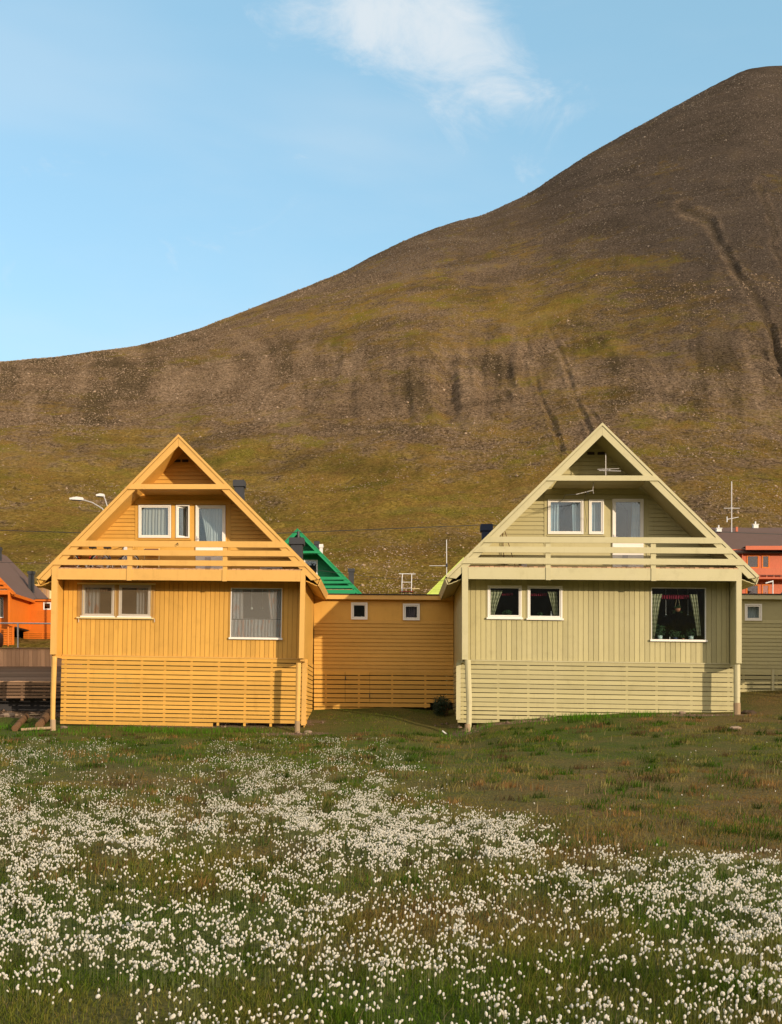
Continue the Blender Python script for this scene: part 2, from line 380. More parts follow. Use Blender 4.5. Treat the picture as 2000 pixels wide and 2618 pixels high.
def grid_mesh(name, X, Y, Z, mat, attrs, **props):
    r, c = X.shape; me = bpy.data.meshes.new(name); me.vertices.add(r * c)
    me.vertices.foreach_set('co', np.stack([X, Y, Z], -1).reshape(-1)); idx = np.arange(r * c).reshape(r, c)
    q = np.stack([idx[:-1, :-1], idx[:-1, 1:], idx[1:, 1:], idx[1:, :-1]], -1).reshape(-1, 4)
    me.loops.add(q.size); me.loops.foreach_set('vertex_index', q.reshape(-1)); me.polygons.add(len(q))
    me.polygons.foreach_set('loop_start', np.arange(0, q.size, 4)); me.polygons.foreach_set('use_smooth', np.ones(len(q), bool))
    for k, v in attrs.items():
        a = me.attributes.new(k, 'FLOAT', 'POINT'); a.data.foreach_set('value', np.asarray(v, np.float32).reshape(-1))
    me.update(calc_edges=True); me.validate(); me.materials.append(mat)
    o = bpy.data.objects.new(name, me); COL.objects.link(o)
    for k, v in props.items(): o[k] = v
    return o

def ground_material():
    m, nt, out = new_mat('meadow_soil'); P = pos(nt)
    at = nt.add('ShaderNodeAttribute', attribute_name='brown'); sl = nt.add('ShaderNodeAttribute', attribute_name='soil')
    n = nt.noise(P, 3.0, 6, .65); nf = nt.noise(P, 22.0, 5, .7)
    f = nt.math('ADD', at.outputs['Fac'], nt.math('MULTIPLY', nt.math('SUBTRACT', n, .5), .8), True)
    g = nt.mix(nt.ramp(nf, .3, .7), (.035, .052, .009), (.090, .105, .020))
    b = nt.mix(nt.ramp(nf, .3, .7), (.070, .045, .018), (.19, .125, .046))
    c = nt.mix(f, g, b)
    s = nt.mix(nt.ramp(nf, .35, .7), (.10, .065, .04), (.24, .17, .12))
    c = nt.mix(nt.ramp(nt.math('ADD', sl.outputs['Fac'], nt.math('MULTIPLY', nt.math('SUBTRACT', n, .5), .9)), .35, .65), c, s)
    bs = nt.add('ShaderNodeBsdfPrincipled'); nt.l.new(c, bs.inputs['Base Color']); bs.inputs['Roughness'].default_value = .95; bs.inputs['Specular IOR Level'].default_value = .1
    bp = nt.add('ShaderNodeBump'); bp.inputs['Strength'].default_value = .8; bp.inputs['Distance'].default_value = .05
    nt.l.new(nt.math('ADD', n, nt.math('MULTIPLY', nf, .5)), bp.inputs['Height']); nt.l.new(bp.outputs[0], bs.inputs['Normal']); nt.l.new(bs.outputs[0], out.inputs[0]); return m
def hill_material():
    m, nt, out = new_mat('mountain_tundra'); P = pos(nt)
    at = nt.add('ShaderNodeAttribute', attribute_name='grass'); hi = nt.add('ShaderNodeAttribute', attribute_name='high')
    n0 = nt.noise(P, .03, 10, .68); n1 = nt.noise(P, .13, 10, .74, .5); n2 = nt.noise(nt.mapping(P, scale=(1.25, .6, 1.6)), 1.0, 8, .8); n3 = nt.noise(nt.mapping(P, scale=(2.6, 1.2, 2.6)), 1.0, 6, .75)
    f = nt.math('ADD', at.outputs['Fac'], nt.math('ADD', nt.math('MULTIPLY', nt.math('SUBTRACT', n0, .5), 2.0), nt.math('MULTIPLY', nt.math('SUBTRACT', n1, .5), 2.0)))
    veg = nt.ramp(f, .22, .74)
    scr = nt.mix(nt.ramp(n2, .40, .62), (.085, .056, .034), (.36, .25, .16))
    scrh = nt.mix(nt.ramp(n2, .40, .62), (.065, .050, .040), (.22, .175, .14))
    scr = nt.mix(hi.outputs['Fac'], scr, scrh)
    g1 = nt.mix(nt.ramp(n2, .38, .63), (.15, .105, .020), (.43, .305, .070))
    g2 = nt.mix(nt.ramp(n3, .38, .63), (.15, .09, .024), (.40, .25, .080))
    g3 = nt.mix(nt.ramp(n3, .38, .63), (.12, .10, .018), (.33, .27, .055))
    veg_c = nt.mix(nt.ramp(n1, .42, .62), g1, g2); veg_c = nt.mix(nt.ramp(nt.noise(P, .06, 6, .7), .50, .66), veg_c, g3)
    c = nt.mix(veg, scr, veg_c)
    nl = nt.noise(nt.mapping(P, scale=(1, 1.4, 1.4), loc=(40, 9, 3)), .022, 8, .66, .8)
    c = nt.mix(nt.ramp(nl, .34, .54, .42, 0), c, (.050, .040, .024)); c = nt.mix(nt.ramp(nl, .52, .72, 0, .30), c, (.34, .25, .15))
    vo = nt.add('ShaderNodeTexVoronoi'); nt.l.new(P, vo.inputs['Vector']); vo.inputs['Scale'].default_value = 1.7
    sp = nt.math('MULTIPLY', nt.ramp(vo.outputs['Distance'], .42, .2), nt.ramp(nt.add('ShaderNodeSeparateColor', inp={0: vo.outputs['Color']}).outputs[0], .66, .82))
    c = nt.mix(nt.math('MULTIPLY', sp, nt.ramp(veg, 1, 0, .06, .65)), c, (.36, .28, .21))
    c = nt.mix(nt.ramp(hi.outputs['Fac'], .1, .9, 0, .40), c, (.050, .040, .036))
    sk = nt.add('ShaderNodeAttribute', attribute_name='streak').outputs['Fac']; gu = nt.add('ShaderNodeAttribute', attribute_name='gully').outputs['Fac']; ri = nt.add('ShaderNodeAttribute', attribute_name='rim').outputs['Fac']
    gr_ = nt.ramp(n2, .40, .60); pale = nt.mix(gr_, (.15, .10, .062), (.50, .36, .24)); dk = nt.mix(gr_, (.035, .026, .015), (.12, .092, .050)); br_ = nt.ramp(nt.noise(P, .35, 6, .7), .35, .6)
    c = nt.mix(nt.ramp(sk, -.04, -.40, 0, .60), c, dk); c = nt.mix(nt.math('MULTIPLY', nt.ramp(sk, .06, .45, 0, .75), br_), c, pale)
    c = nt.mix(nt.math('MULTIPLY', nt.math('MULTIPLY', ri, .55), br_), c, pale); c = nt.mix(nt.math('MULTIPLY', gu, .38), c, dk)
    bs = nt.add('ShaderNodeBsdfDiffuse'); nt.l.new(c, bs.inputs[0]); bs.inputs[1].default_value = .8
    bp = nt.add('ShaderNodeBump'); bp.inputs['Strength'].default_value = 1.0; bp.inputs['Distance'].default_value = 1.0
    nt.l.new(nt.math('ADD', nt.math('MULTIPLY', n1, 2.0), nt.math('MULTIPLY', n2, 1.8)), bp.inputs['Height']); nt.l.new(bp.outputs[0], bs.inputs['Normal']); nt.l.new(bs.outputs[0], out.inputs[0]); return m

def soil_at(x, y):
    s = np.zeros(np.shape(x))
    for cx, cy, rx, ry, a in ((4.4, 35.7, 1.9, .55, 1.0), (9.6, 35.4, 3.0, .5, .8), (-3.2, 35.3, 1.5, .7, .9), (2.5, 35.4, .8, 1.2, .8), (-14, 38.9, 5.5, 1.0, 1.2), (-7, 37.6, 4.5, 1.0, 1.3), (7, 37.3, 4.5, 1.0, 1.3)):
        s = np.maximum(s, a * np.exp(-(((x - cx) / rx) ** 2 + ((y - cy) / ry) ** 2)))
    return s
xs = np.concatenate([np.linspace(-300, -45, 30), np.linspace(-44, 44, 353), np.linspace(45, 300, 30)])
ys = np.concatenate([np.linspace(-350, -10, 18), np.linspace(-8, 5, 14), np.linspace(5.2, 46, 260), np.linspace(46.5, 80, 60)])
X, Y = np.meshgrid(xs, ys); Z = H(X, Y)
grid_mesh('ground', X, Y, Z, ground_material(), {'brown': brownness(X, Y, Z), 'soil': soil_at(X, Y)}, kind='structure')
uu = np.concatenate([np.linspace(-1.6, -.42, 40), np.linspace(-.418, .418, 540), np.linspace(.42, 1.6, 40)])
yy = np.concatenate([80 * (1.0048 ** np.arange(500)), np.linspace(900, 3000, 20)])
U, Y = np.meshgrid(uu, yy); X = U * Y; Z = H(X, Y)
px, py = region(X, Y, Z)
gr = grid2(GHA, np.arange(200, 1501, 100), px, py)
stk = fbm(U * 46 + fbm(U * 7, np.log(Y) * 4, 2, 55) * 1.4, np.log(Y) * 5.0, 4, 56, .6) + fbm(X / 16, Y / 16, 3, 57) * .25
stk = stk * (np.exp(-((py - 960) / 150) ** 2) + .35 * np.exp(-((py - 640) / 120) ** 2) * (px > 1100))
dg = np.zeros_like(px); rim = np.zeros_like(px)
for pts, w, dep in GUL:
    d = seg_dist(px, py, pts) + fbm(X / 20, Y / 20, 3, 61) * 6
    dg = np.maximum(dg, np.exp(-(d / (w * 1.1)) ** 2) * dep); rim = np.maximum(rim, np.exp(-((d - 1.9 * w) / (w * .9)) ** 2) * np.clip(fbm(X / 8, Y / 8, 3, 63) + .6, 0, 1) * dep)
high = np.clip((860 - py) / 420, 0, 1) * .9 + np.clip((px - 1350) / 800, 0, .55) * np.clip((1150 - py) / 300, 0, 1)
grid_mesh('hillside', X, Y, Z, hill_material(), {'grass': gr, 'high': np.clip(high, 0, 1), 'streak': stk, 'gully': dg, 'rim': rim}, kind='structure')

uu = np.linspace(-4200, 4200, 160); vv = np.linspace(0, 1, 40)
U, V = np.meshgrid(uu, vv); YB = -340 - V * 1500 - 0 * U
ZB = -2.2 + V ** 1.25 * (275 + 10 * fbm(U / 700, V * 2, 4, 301)) * np.clip(1.05 - np.clip((U - 250) / 2600, 0, .45), .3, 1.1) + fbm(U / 90, YB / 90, 3, 302) * 3 * V
grid_mesh('far_valley_side', U[:, ::-1], YB, ZB[:, ::-1], hill_material(), {'grass': np.clip(.9 - V * 1.4, 0, 1), 'high': V * .7}, kind='structure')
# ------------------------------------------------------------------ windows
def window(root, off, x0, x1, z0, z1, y, fw=.07, mat=None, pane=None, sash=True, sill=True, dep=.10, fn=None, open_sash=False, name='window', sillmat=None):
    mat = mat or WHITE; pane = pane or GLASS; w = MB()
    for a, b, c, d in ((x0, x1, z0, z0 + fw), (x0, x1, z1 - fw, z1), (x0, x0 + fw, z0 + fw, z1 - fw), (x1 - fw, x1, z0 + fw, z1 - fw)): w.box(a, b, y - .03, y + dep, c, d, fn)
    wo_ = w.build(name, mat, root, off)
    X0, X1, Z0, Z1 = x0 + fw, x1 - fw, z0 + fw, z1 - fw
    if sash:
        s = MB(); t = .045
        if open_sash:                      # hinged on the left, swung inwards
            ang = math.radians(32)
            def sw(p): dx = p[0] - X0; dy = p[1] - y; return (X0 + dx * math.cos(ang) - dy * math.sin(ang), y + dx * math.sin(ang) + dy * math.cos(ang), p[2])
        else: sw = fn
        for a, b, c, d in ((X0 + .008, X1 - .008, Z0 + .008, Z0 + t), (X0 + .008, X1 - .008, Z1 - t, Z1 - .008), (X0 + .008, X0 + t, Z0 + t, Z1 - t), (X1 - t, X1 - .008, Z0 + t, Z1 - t)): s.box(a, b, y - .012, y + .03, c, d, sw)
        s.build('sash', mat, wo_, off)
        MB().box(X0 + t, X1 - t, y + .004, y + .010, Z0 + t, Z1 - t, sw).build('pane', pane, wo_, off)
    else: MB().box(X0, X1, y + .01, y + .016, Z0, Z1, fn).build('pane', pane, wo_, off)
    if sill: MB().box(x0 - .04, x1 + .04, y - .075, y - .0315, z0 - .05, z0 + .012, fn).build('sill', sillmat or mat, wo_, off)
    return wo_

def curtain(label, x0, x1, z0, z1, y, mat, folds=6, x0b=None, x1b=None, amp=.025, cat='curtain', tie=None, group=None, name='curtain'):
    """pleated cloth hanging from z1 to z0; x0b, x1b = its edges at the bottom; tie = height where it is drawn together"""
    nx = folds * 8; nz = 14; v = []; f = []; x0b = x0 if x0b is None else x0b; x1b = x1 if x1b is None else x1b
    ph = random.random() * 6
    for side in (0, .006):
        for j in range(nz + 1):
            t = j / nz; e = t ** .8; z = z1 + (z0 - z1) * t
            for i in range(nx + 1):
                s = i / nx; s2 = s + .012 * math.sin(s * 17 + ph)
                a = x0 + (x1 - x0) * s2; b = x0b + (x1b - x0b) * s2
                v.append((a + (b - a) * e, y + side + amp * math.sin(s * folds * 6.283 + ph + .8 * math.sin(t * 2.2)) * (0.7 + .5 * t), z))
    n = (nx + 1) * (nz + 1)
    for k in (0, n):
        for j in range(nz):
            for i in range(nx):
                a = k + j * (nx + 1) + i; f.append((a, a + 1, a + nx + 2, a + nx + 1))
    m = MB(); m.v = v; m.f = f; off = ((x0 + x1) / 2, y, z1)
    return tag(m.build(name, mat, None, off, True), label, cat, group)

# ------------------------------------------------------------------ the gabled houses
class Cabin:
    def __init__(s, S, name, label, paintm, trim, loc=None, lo=False, group=None, cat='house'):
        s.S = S; s.Yf = S['Y']; s.P = paintm; s.T = trim; s.lo = lo; s.merged = {}
        s.off = (s.X(S['xc']), s.Yf, s.Z(1853)); s.root = thing(name, label, cat, loc or s.off, group)
        s.zA = s.Z(S['apex'][1]); s.xc = s.X(S['xc']); s.sl = (s.zA - s.Z(S['eave_y'])) / s.X2(S['hw'])
        s.zt = s.Z(S['tie'][0]); s.zj = s.Z(S['joint']); s.zb = s.Z(S['beam'][0])
        s.build()
    def X(s, px, dy=0): return (px - CX) / F * (s.Yf + dy)
    def X2(s, w, dy=0): return w / F * (s.Yf + dy)
    def Z(s, py, dy=0): return (HY - py) / F * (s.Yf + dy)
    def D(s, p):
        x, y, z = p; k = min(1.15, max(0.0, (s.zt - z) / (s.zt - s.zj)))
        return (x + s.S['lean'] * min(0.0, z - s.zb), y, z - s.S['tilt'] * (x - s.xc) * k)
    def part(s, mb, name, mat=None, parent=None, **kw):
        return mb.build(name, mat or s.P, parent or s.root, s.off, **kw)
    def bx(s, name, x0, x1, d0, d1, z0, z1, mat=None):
        if name == 'slat': z0 += random.uniform(-.003, .003); z1 += random.uniform(-.003, .003); x0 += random.uniform(-.006, .006); x1 += random.uniform(-.006, .006); d0 -= random.uniform(0, .006)
        if x1 - x0 < .004 or z1 - z0 < .004: return None
        if s.lo and name in ('wall_board', 'siding_board', 'slat', 'floor_board', 'batten'):
            s.merged.setdefault(name, (MB(), mat or s.P))[0].box(x0, x1, s.Yf + d0, s.Yf + d1, z0, z1, s.D); return None
        return s.part(MB().box(x0, x1, s.Yf + d0, s.Yf + d1, z0, z1, s.D), name, mat)
    def pr(s, name, poly, d0, d1, mat=None, lap=0):
        def fn(p):
            q = s.D(p)
            return (q[0], q[1] - (lap if lap and p[2] < zm and p[1] < ym else 0), q[2])
        zm = sum(z for _, z in poly) / len(poly); ym = s.Yf + (d0 + d1) / 2
        if s.lo and name in ('siding_board', 'slat'):
            s.merged.setdefault(name, (MB(), mat or s.P))[0].prism(poly, s.Yf + d0, s.Yf + d1, fn); return None
        return s.part(MB().prism(poly, s.Yf + d0, s.Yf + d1, fn), name, mat)
    def hwz(s, z, t=0.0): return max(0.0, (s.zA - t - z) / s.sl)          # half width of the gable at height z, t below the outer line
    def build(s):
        S = s.S; xc = s.xc; zA = s.zA; Yb = 11.0; DL = .8; DU = S.get('du', 1.05)
        zE = s.Z(S['eave_y']); tv = s.X2(S['rake_t']); strip = .085
        # roof: slab, felt, rakes
        for sg in (-1, 1):
            hwE = s.X2(S['hw'])
            P0 = (xc, zA); P1 = (xc + sg * hwE, zE); n = .30
            slab = [(xc, zA - .05), (xc + sg * (hwE - .02), zE - .05), (xc + sg * (hwE - .10), zE - .20), (xc, zA - n)]
            s.part(MB().prism(slab, s.Yf + .025, s.Yf + Yb), 'roof_soffit', s.P)
            s.part(MB().prism([(xc, zA - .0), (xc + sg * hwE, zE), (xc + sg * hwE, zE - .045), (xc, zA - .045)], s.Yf - .02, s.Yf + Yb + .1), 'roof_felt', FELT)
            st = [(xc, zA + .012), (xc + sg * (hwE + .012), zE), (xc + sg * (hwE - .07), zE - .06), (xc, zA - strip)]
            s.part(MB().prism(st, s.Yf - .055, s.Yf - .02), 'rake_trim', s.T)
            zi = lambda x: zA - tv - abs(x - xc) * s.sl
            zB = zE - .07; xB = (zA - tv - zB) / s.sl
            rk = [(xc + sg * .003, zA - strip - .018), (xc + sg * (hwE - .10), zE - .045), (xc + sg * xB, zB - .01), (xc + sg * .003, zA - tv)]
            s.part(MB().prism(rk, s.Yf - .03, s.Yf + .024), 'rake_board', s.T)
            # boxed eave: fascia and soffit planks that run back
            ex = xc + sg * hwE
            s.part(MB().prism([(ex, zE - .03), (ex + sg * .03, zE - .05), (ex - sg * .05, zE - .27), (ex - sg * .08, zE - .25)], s.Yf + .03, s.Yf + Yb), 'fascia', s.T)
            w_out = abs(s.X(S['postR'][1]) - xc) if sg > 0 else abs(s.X(S['postL'][0]) - xc)
            a = hwE - .09; b = w_out + .01; m_ = 3
            for k in range(m_):
                xa = a + (b - a) * k / m_; xb = a + (b - a) * (k + 1) / m_
                za = zE - .27 + .06 * k; zb_ = za + .045
                s.part(MB().prism([(xc + sg * xa, za), (xc + sg * xb, zb_), (xc + sg * xb, zb_ + .03), (xc + sg * xa, za + .03)], s.Yf + .06, s.Yf + Yb - .2), 'soffit_plank', s.P)
        # tie beam, loggia ceiling
        zt0, zt1 = s.Z(S['tie'][1]), s.Z(S['tie'][0])
        s.pr('tie_beam', [(xc - s.hwz(zt0, strip + .02), zt0), (xc + s.hwz(zt0, strip + .02), zt0), (xc + s.hwz(zt1, strip + .02), zt1), (xc - s.hwz(zt1, strip + .02), zt1)], -.075, -.031, s.T)
        hwc = s.hwz(zt1, n)
        for k in range(6):
            s.bx('ceiling_plank', xc - hwc, xc + hwc, .03 + k * (DU - .03) / 6 + .006, .03 + (k + 1) * (DU - .03) / 6, zt0 + .012, zt0 + .04)
        # balcony rails
        for ry0, ry1 in S['rails']:
            a, b = s.Z(ry1), s.Z(ry0)
            s.pr('balcony_rail', [(xc - s.hwz(a, strip + .02), a), (xc + s.hwz(a, strip + .02), a), (xc + s.hwz(b, strip + .02), b), (xc - s.hwz(b, strip + .02), b)], -.07, -.034, s.T)
        for a, b in S['rposts']: s.bx('beam_cleat', s.X(a), s.X(b), -.095, -.071, s.Z(S['beam'][1]) - .02, s.Z(S['beam'][0]), s.T)
        for a, b in S['rposts']: s.bx('rail_post', s.X(a), s.X(b), -.032, .05, s.Z(S['beam'][0]), s.Z(S['rails'][0][0]) - .03, s.T)
        zb0, zb1 = s.Z(S['beam'][1]), s.Z(S['beam'][0])
        e = [s.X(S['postL'][1])] + [s.X((a + b) / 2) for a, b in S['rposts']] + [s.X(S['postR'][0])]
        for a, b in zip(e[:-1], e[1:]): s.bx('front_beam', a + .004, b - .004, -.07, -.02, zb0, zb1, s.T)
        # balcony floor and porch ceiling
        xl, xr = s.X(S['postL'][0]), s.X(S['postR'][1]); nfl = 56
        for k in range(nfl):
            a = xl + .1 + (xr - xl - .2) * k / nfl
            s.bx('floor_board', a + .008, a + (xr - xl - .2) / nfl - .008, -.018 - .012 * (k % 2), DU, zb1 + .0, zb1 + .035 + .006 * (k % 3), WEATHER)
        s.bx('porch_ceiling', xl + .06, xr - .06, .0, DL + .25, zb0 + .10, zb0 + .13)
        # posts, cheeks, side walls
        zj = s.zj
        for nm, (a, b) in (('L', S['postL']), ('R', S['postR'])):
            sg = -1 if nm == 'L' else 1
            s.bx('corner_post', s.X(a), s.X(b), -.06, .08, zj - .02, zb1 - .004 if nm == 'L' else zb1 - .002, s.T)
            xi, xo = (s.X(b) - .05, s.X(a) + .02) if nm == 'L' else (s.X(a) + .05, s.X(b) - .02)
            s.bx('side_wall', min(xi, xo), max(xi, xo), .082, Yb - .05, zj - .05, zE + .02)
            s.bx('side_wall_trim', min(xi, xo) - .012, max(xi, xo) + .012, .09, DL + .3, zj - .11, zj - .052, s.T)
        for px0, px1, y0, y1, kink in S['logs']:
            m = MB(); xa = s.X((px0 + px1) / 2); r = s.X2(px1 - px0) / 2; ztop, zbot = s.Z(y0), s.Z(y1) - .4
            pts = [(xa, s.Yf - .0, ztop)]
            for t in (.25, .5, .7, .85, 1): pts.append((xa + kink * math.sin(t * 3) * (1 + .5 * (t > .4)), s.Yf - .01, ztop + (zbot - ztop) * t))
            for (a, b), rr in zip(zip(pts[:-1], pts[1:]), (1, .97, .9, .88, .9)): m.tube(s.D(a), s.D(b), r * rr, r * rr * .98, 10, True)
            o = s.part(m, 'log_post', s.T, smooth=False)
            zc = s.Z(y1) + .40; k = s.D((pts[-1][0], s.Yf - .01, zc - .2))
            s.part(MB().tube((k[0], k[1], zc), (k[0], k[1], zc - .7), r * 1.03, r * 1.06, 10), 'post_foot', BARE)
        # lower wall with vertical boards
        x0, x1 = s.X(S['postL'][1], 0) - .03, s.X(S['postR'][0], 0) + .03
        zl1 = zb0 + .10; ops = [(s.X(a, DL), s.X(b, DL), s.Z(d, DL), s.Z(c, DL)) for a, b, c, d in S['lower']]
        sh = MB()
        for r in subtract([(x0, x1, zj - .02, zl1)], ops): sh.box(r[0], r[1], s.Yf + DL + .02, s.Yf + DL + .06, r[2], r[3], s.D)
        s.part(sh, 'wall', s.P)
        pitch = s.X2(S['pitch'], DL); k = 0; x = x0
        while x < x1:
            w = min(pitch, x1 - x)
            for r in subtract([(x + .0075, x + w - .0075, zj + .03, zl1 - .002)], [(a - .045, b + .045, c - .06, d + .045) for a, b, c, d in ops]):
                if r[3] - r[2] > .03 and r[1] - r[0] > .02: s.bx('wall_board', r[0], r[1], DL - .004 * random.random(), DL + .019, r[2], r[3])
            x += pitch; k += 1
        s.bx('drip_ledge', x0, x1, DL - .07, DL + .018, zj - .012, zj + .022, s.T)
        for (a, b, c, d), o in zip(ops, S['lower']):
            tm = MB()
            for q in ((a - .04, b + .04, d, d + .04), (a - .04, a, c, d), (b, b + .04, c, d)): tm.box(q[0], q[1], s.Yf + DL - .02, s.Yf + DL + .019, q[2], q[3], s.D)
            s.part(tm, 'window_trim', s.P)
            big = (o[1] - o[0]) > 100
            window(s.root, s.off, a, b, c, d, s.Yf + DL - .008, .05 if not big else .022, sash=not big, fn=s.D, pane=HAZY if big and S['side'] > 0 else None)
        # foundation slats
        xsl, xsr = s.X(S['slatx'][0], DL), s.X(S['slatx'][1], DL); side = S['side']
        for i, (y0, y1, xa, xb) in enumerate(S['slats']):
            za, zb_ = s.Z(y1, DL), s.Z(y0, DL)
            cut = S.get('cuts', (None,))
            a = xsl if xa is None else s.X(xa, DL); b = xsr if xb is None else s.X(xb, DL)
            s.bx('slat', a, b, DL - .045, DL - .022, za, zb_)
            if side:
                sx = (s.X(S['postR'][1]) - .0) if side > 0 else (s.X(S['postL'][0]) + .0)
                if s.lo: continue
                s.bx('slat', min(sx, sx - side * .022), max(sx, sx - side * .022), DL - .02, 5.6, za, zb_)
        zlast = s.Z(S['slats'][-1][1], DL)
        for bx_ in S['battens']: s.bx('batten', s.X(bx_, DL), s.X(bx_ + 6, DL), DL - .0215, DL + .02, zlast + .03, zj - .015)
        cs = s.X(S['corner'][0], DL), s.X(S['corner'][1], DL)
        s.bx('corner_board', cs[0], cs[1], DL - .075, DL - .047, s.Z(S['corner'][3], DL), s.Z(S['corner'][2], DL), s.T)
        # upper wall: siding left and right of a plain middle, gable siding on top
        z0 = zb1 + .03; tl, tr = s.X(S['trims'][0], DU), s.X(S['trims'][1], DU); zc = zt0 + .01
        ops = [(s.X(a, DU), s.X(b, DU), s.Z(d, DU), s.Z(c, DU)) for a, b, c, d, _ in S['upper']]
        sh = MB(); big = s.hwz(zc, n)
        for r in subtract([(tl, tr, z0, zc)], ops): sh.box(r[0], r[1], s.Yf + DU + .005, s.Yf + DU + .05, r[2], r[3], s.D)
        for sg, t in ((-1, tl), (1, tr)):
            sh.prism([(xc + sg * s.hwz(z0, n), z0), (t, z0), (t, zc), (xc + sg * s.hwz(zc, n), zc)], s.Yf + DU + .02, s.Yf + DU + .05, s.D)
        sh.prism([(xc - s.hwz(zc, n), zc), (xc + s.hwz(zc, n), zc), (xc, zA - n)], s.Yf + DU + .02, s.Yf + DU + .05, s.D)
        s.part(sh, 'gable_wall', s.P)
        pz = s.X2(S['siding'], DU); z = z0 - .02
        while z < zA - n - .1:
            a, b = z + .006, min(z + pz - .012, zA - n - .03); wa, wb = s.hwz(a, n), s.hwz(b, n)
            if b <= zc + .05:
                for sg, t in ((-1, tl), (1, tr)):
                    if abs(t - xc) + .06 < wb: s.pr('siding_board', [(xc + sg * wa, a), (t + sg * .045, a), (t + sg * .045, b), (xc + sg * wb, b)], DU - .0, DU + .02, None, .012)
            elif a > zt0 + .03: s.pr('siding_board', [(xc - wa, a), (xc + wa, a), (xc + wb, b), (xc - wb, b)], DU, DU + .02, None, .012)
            z += pz
        ztop = s.Z(S['band'], DU)
        if not s.lo:
            s.bx('vertical_trim', tl - .045, tl + .05, DU - .022, DU + .004, z0, ztop, s.P); s.bx('vertical_trim', tr - .05, tr + .045, DU - .022, DU + .004, z0, ztop, s.P)
            s.bx('band_board', tl - .045, tr + .045, DU - .03, DU + .004, ztop + .002, ztop + .17, s.P)
            s.bx('band_board', tl - .045, tr + .045, DU - .018, DU + .004, ztop + .178, zt0 + .01, s.P)
            for gx in S['vents']: s.bx('gable_vent', s.X(gx[0], DU), s.X(gx[1], DU), DU - .03, DU - .014, s.Z(gx[3], DU), s.Z(gx[2], DU), FELTD)
            ax0 = s.X(S['upper'][0][0], DU) - .05; ax1 = s.X(S['upper'][1][1], DU) + .05; az = s.Z(S['upper'][0][3], DU)
            s.bx('window_ledge', ax0, ax1, DU - .035, DU + .004, az - .075, az - .03, s.P)
            s.bx('window_trim', s.X(S['upper'][0][1], DU) + .02, s.X(S['upper'][1][0], DU) - .02, DU - .015, DU + .004, az, s.Z(S['upper'][0][2], DU))
        for (a, b, c, d), u in zip(ops, S['upper']):
            y = s.Yf + DU - .01
            if u[4] == 'w': window(s.root, s.off, a, b, c, d, y, .05, WHITE, GLASSF, fn=s.D, sill=False)
            elif u[4] == 'o': window(s.root, s.off, a, b, c, d, y, .045, WHITE, GLASSF, fn=s.D, sill=False, open_sash=True)
            else:
                w = b - a; zg = c + (d - c) * .36; dr = MB(); f_ = .11
                for q in ((a, b, d - f_, d), (a, a + f_, c, d - f_), (b - f_, b, c, d - f_), (a + f_, b - f_, c, zg)): dr.box(q[0], q[1], y - .045, y + .02, q[2], q[3], s.D)
                for q in ((a + .05, b - .05, zg - .16, zg - .14), (a + .05, b - .05, c + .12, c + .14)): dr.box(q[0], q[1], y - .056, y - .046, q[2], q[3], s.D)
                do = s.part(dr, 'balcony_door', WHITE)
                s.part(MB().box(a + f_, b - f_, y - .02, y - .012, zg, d - f_, s.D), 'pane', GLASSF, do)
                hz = c + 1.02; h = MB().box(a + .035, a + .065, y - .062, y - .046, hz - .09, hz + .09, s.D).tube((a + .05, y - .06, hz), (a + .05, y - .1, hz), .009).tube((a + .05, y - .1, hz), (a + .15, y - .1, hz + .0), .009)
                s.part(h, 'door_handle', METAL, do)
                s.part(MB().box(a + .33, a + .52, y - .066, y - .057, c + .28, c + .40, s.D).box(a + .33, a + .52, y - .066, y - .057, c + .02, c + .10, s.D), 'door_vent', METAL, do)
        # inside and back: a floor, the back wall, an inner wall so that rooms are dark
        s.part(MB().box(x0, x1, s.Yf + DL + .06, s.Yf + Yb - .1, zj - .12, zj - .02).box(xl + .1, xr - .1, s.Yf + DL + .3, s.Yf + Yb - .1, zb1 - .05, zb1 - .01)
               .box(x0 + .06, x1 - .06, s.Yf + DL + 3.6, s.Yf + DL + 3.7, zj - .02, zb1 - .05).box(xc - 1.8, xc + 1.8, s.Yf + DU + 3, s.Yf + DU + 3.1, zb1, zt0 + .2)
               .box(xc - s.hwz(zt0, n) + .35, xc + s.hwz(zt0, n) - .35, s.Yf + DU + .06, s.Yf + DU + 3.0, zt0 + .06, zt0 + .1), 'inner_wall', DARKIN)
        gw = s.hwz(zE, .0) - .25
        s.part(MB().prism([(xl + .05, zj - 1.6), (xr - .05, zj - 1.6), (xr - .05, s.zA - n - (xr - .05 - xc) * s.sl), (xc, zA - n), (xl + .05, s.zA - n - (xc - xl - .05) * s.sl)], s.Yf + Yb - .16, s.Yf + Yb - .06), 'back_wall', s.P)
        for dx, dy, zt_, w, capm, pipe in S['chimneys']:
            x = xc + dx; y = s.Yf + dy; zr = zA - abs(dx) * s.sl - .6; h = zA + zt_; m = MB()
            m.box(x - w / 2, x + w / 2, y - w / 2, y + w / 2, zr, h - .2); c_ = s.part(m, 'chimney', capm)
            k = MB().box(x - w * .66, x + w * .66, y - w * .66, y + w * .66, h - .26, h - .02).box(x - w * .6, x + w * .6, y - w * .6, y + w * .6, h - .02, h)
            s.part(k, 'chimney_cap', capm, c_)
            if pipe: s.part(MB().tube((x + .05, y, h), (x + .05, y, h + .28), .055, None, 8), 'flue_pipe', capm, c_)
        for nme, (m, mat) in s.merged.items():
            o = s.part(m, nme, mat); o['kind'] = 'stuff'

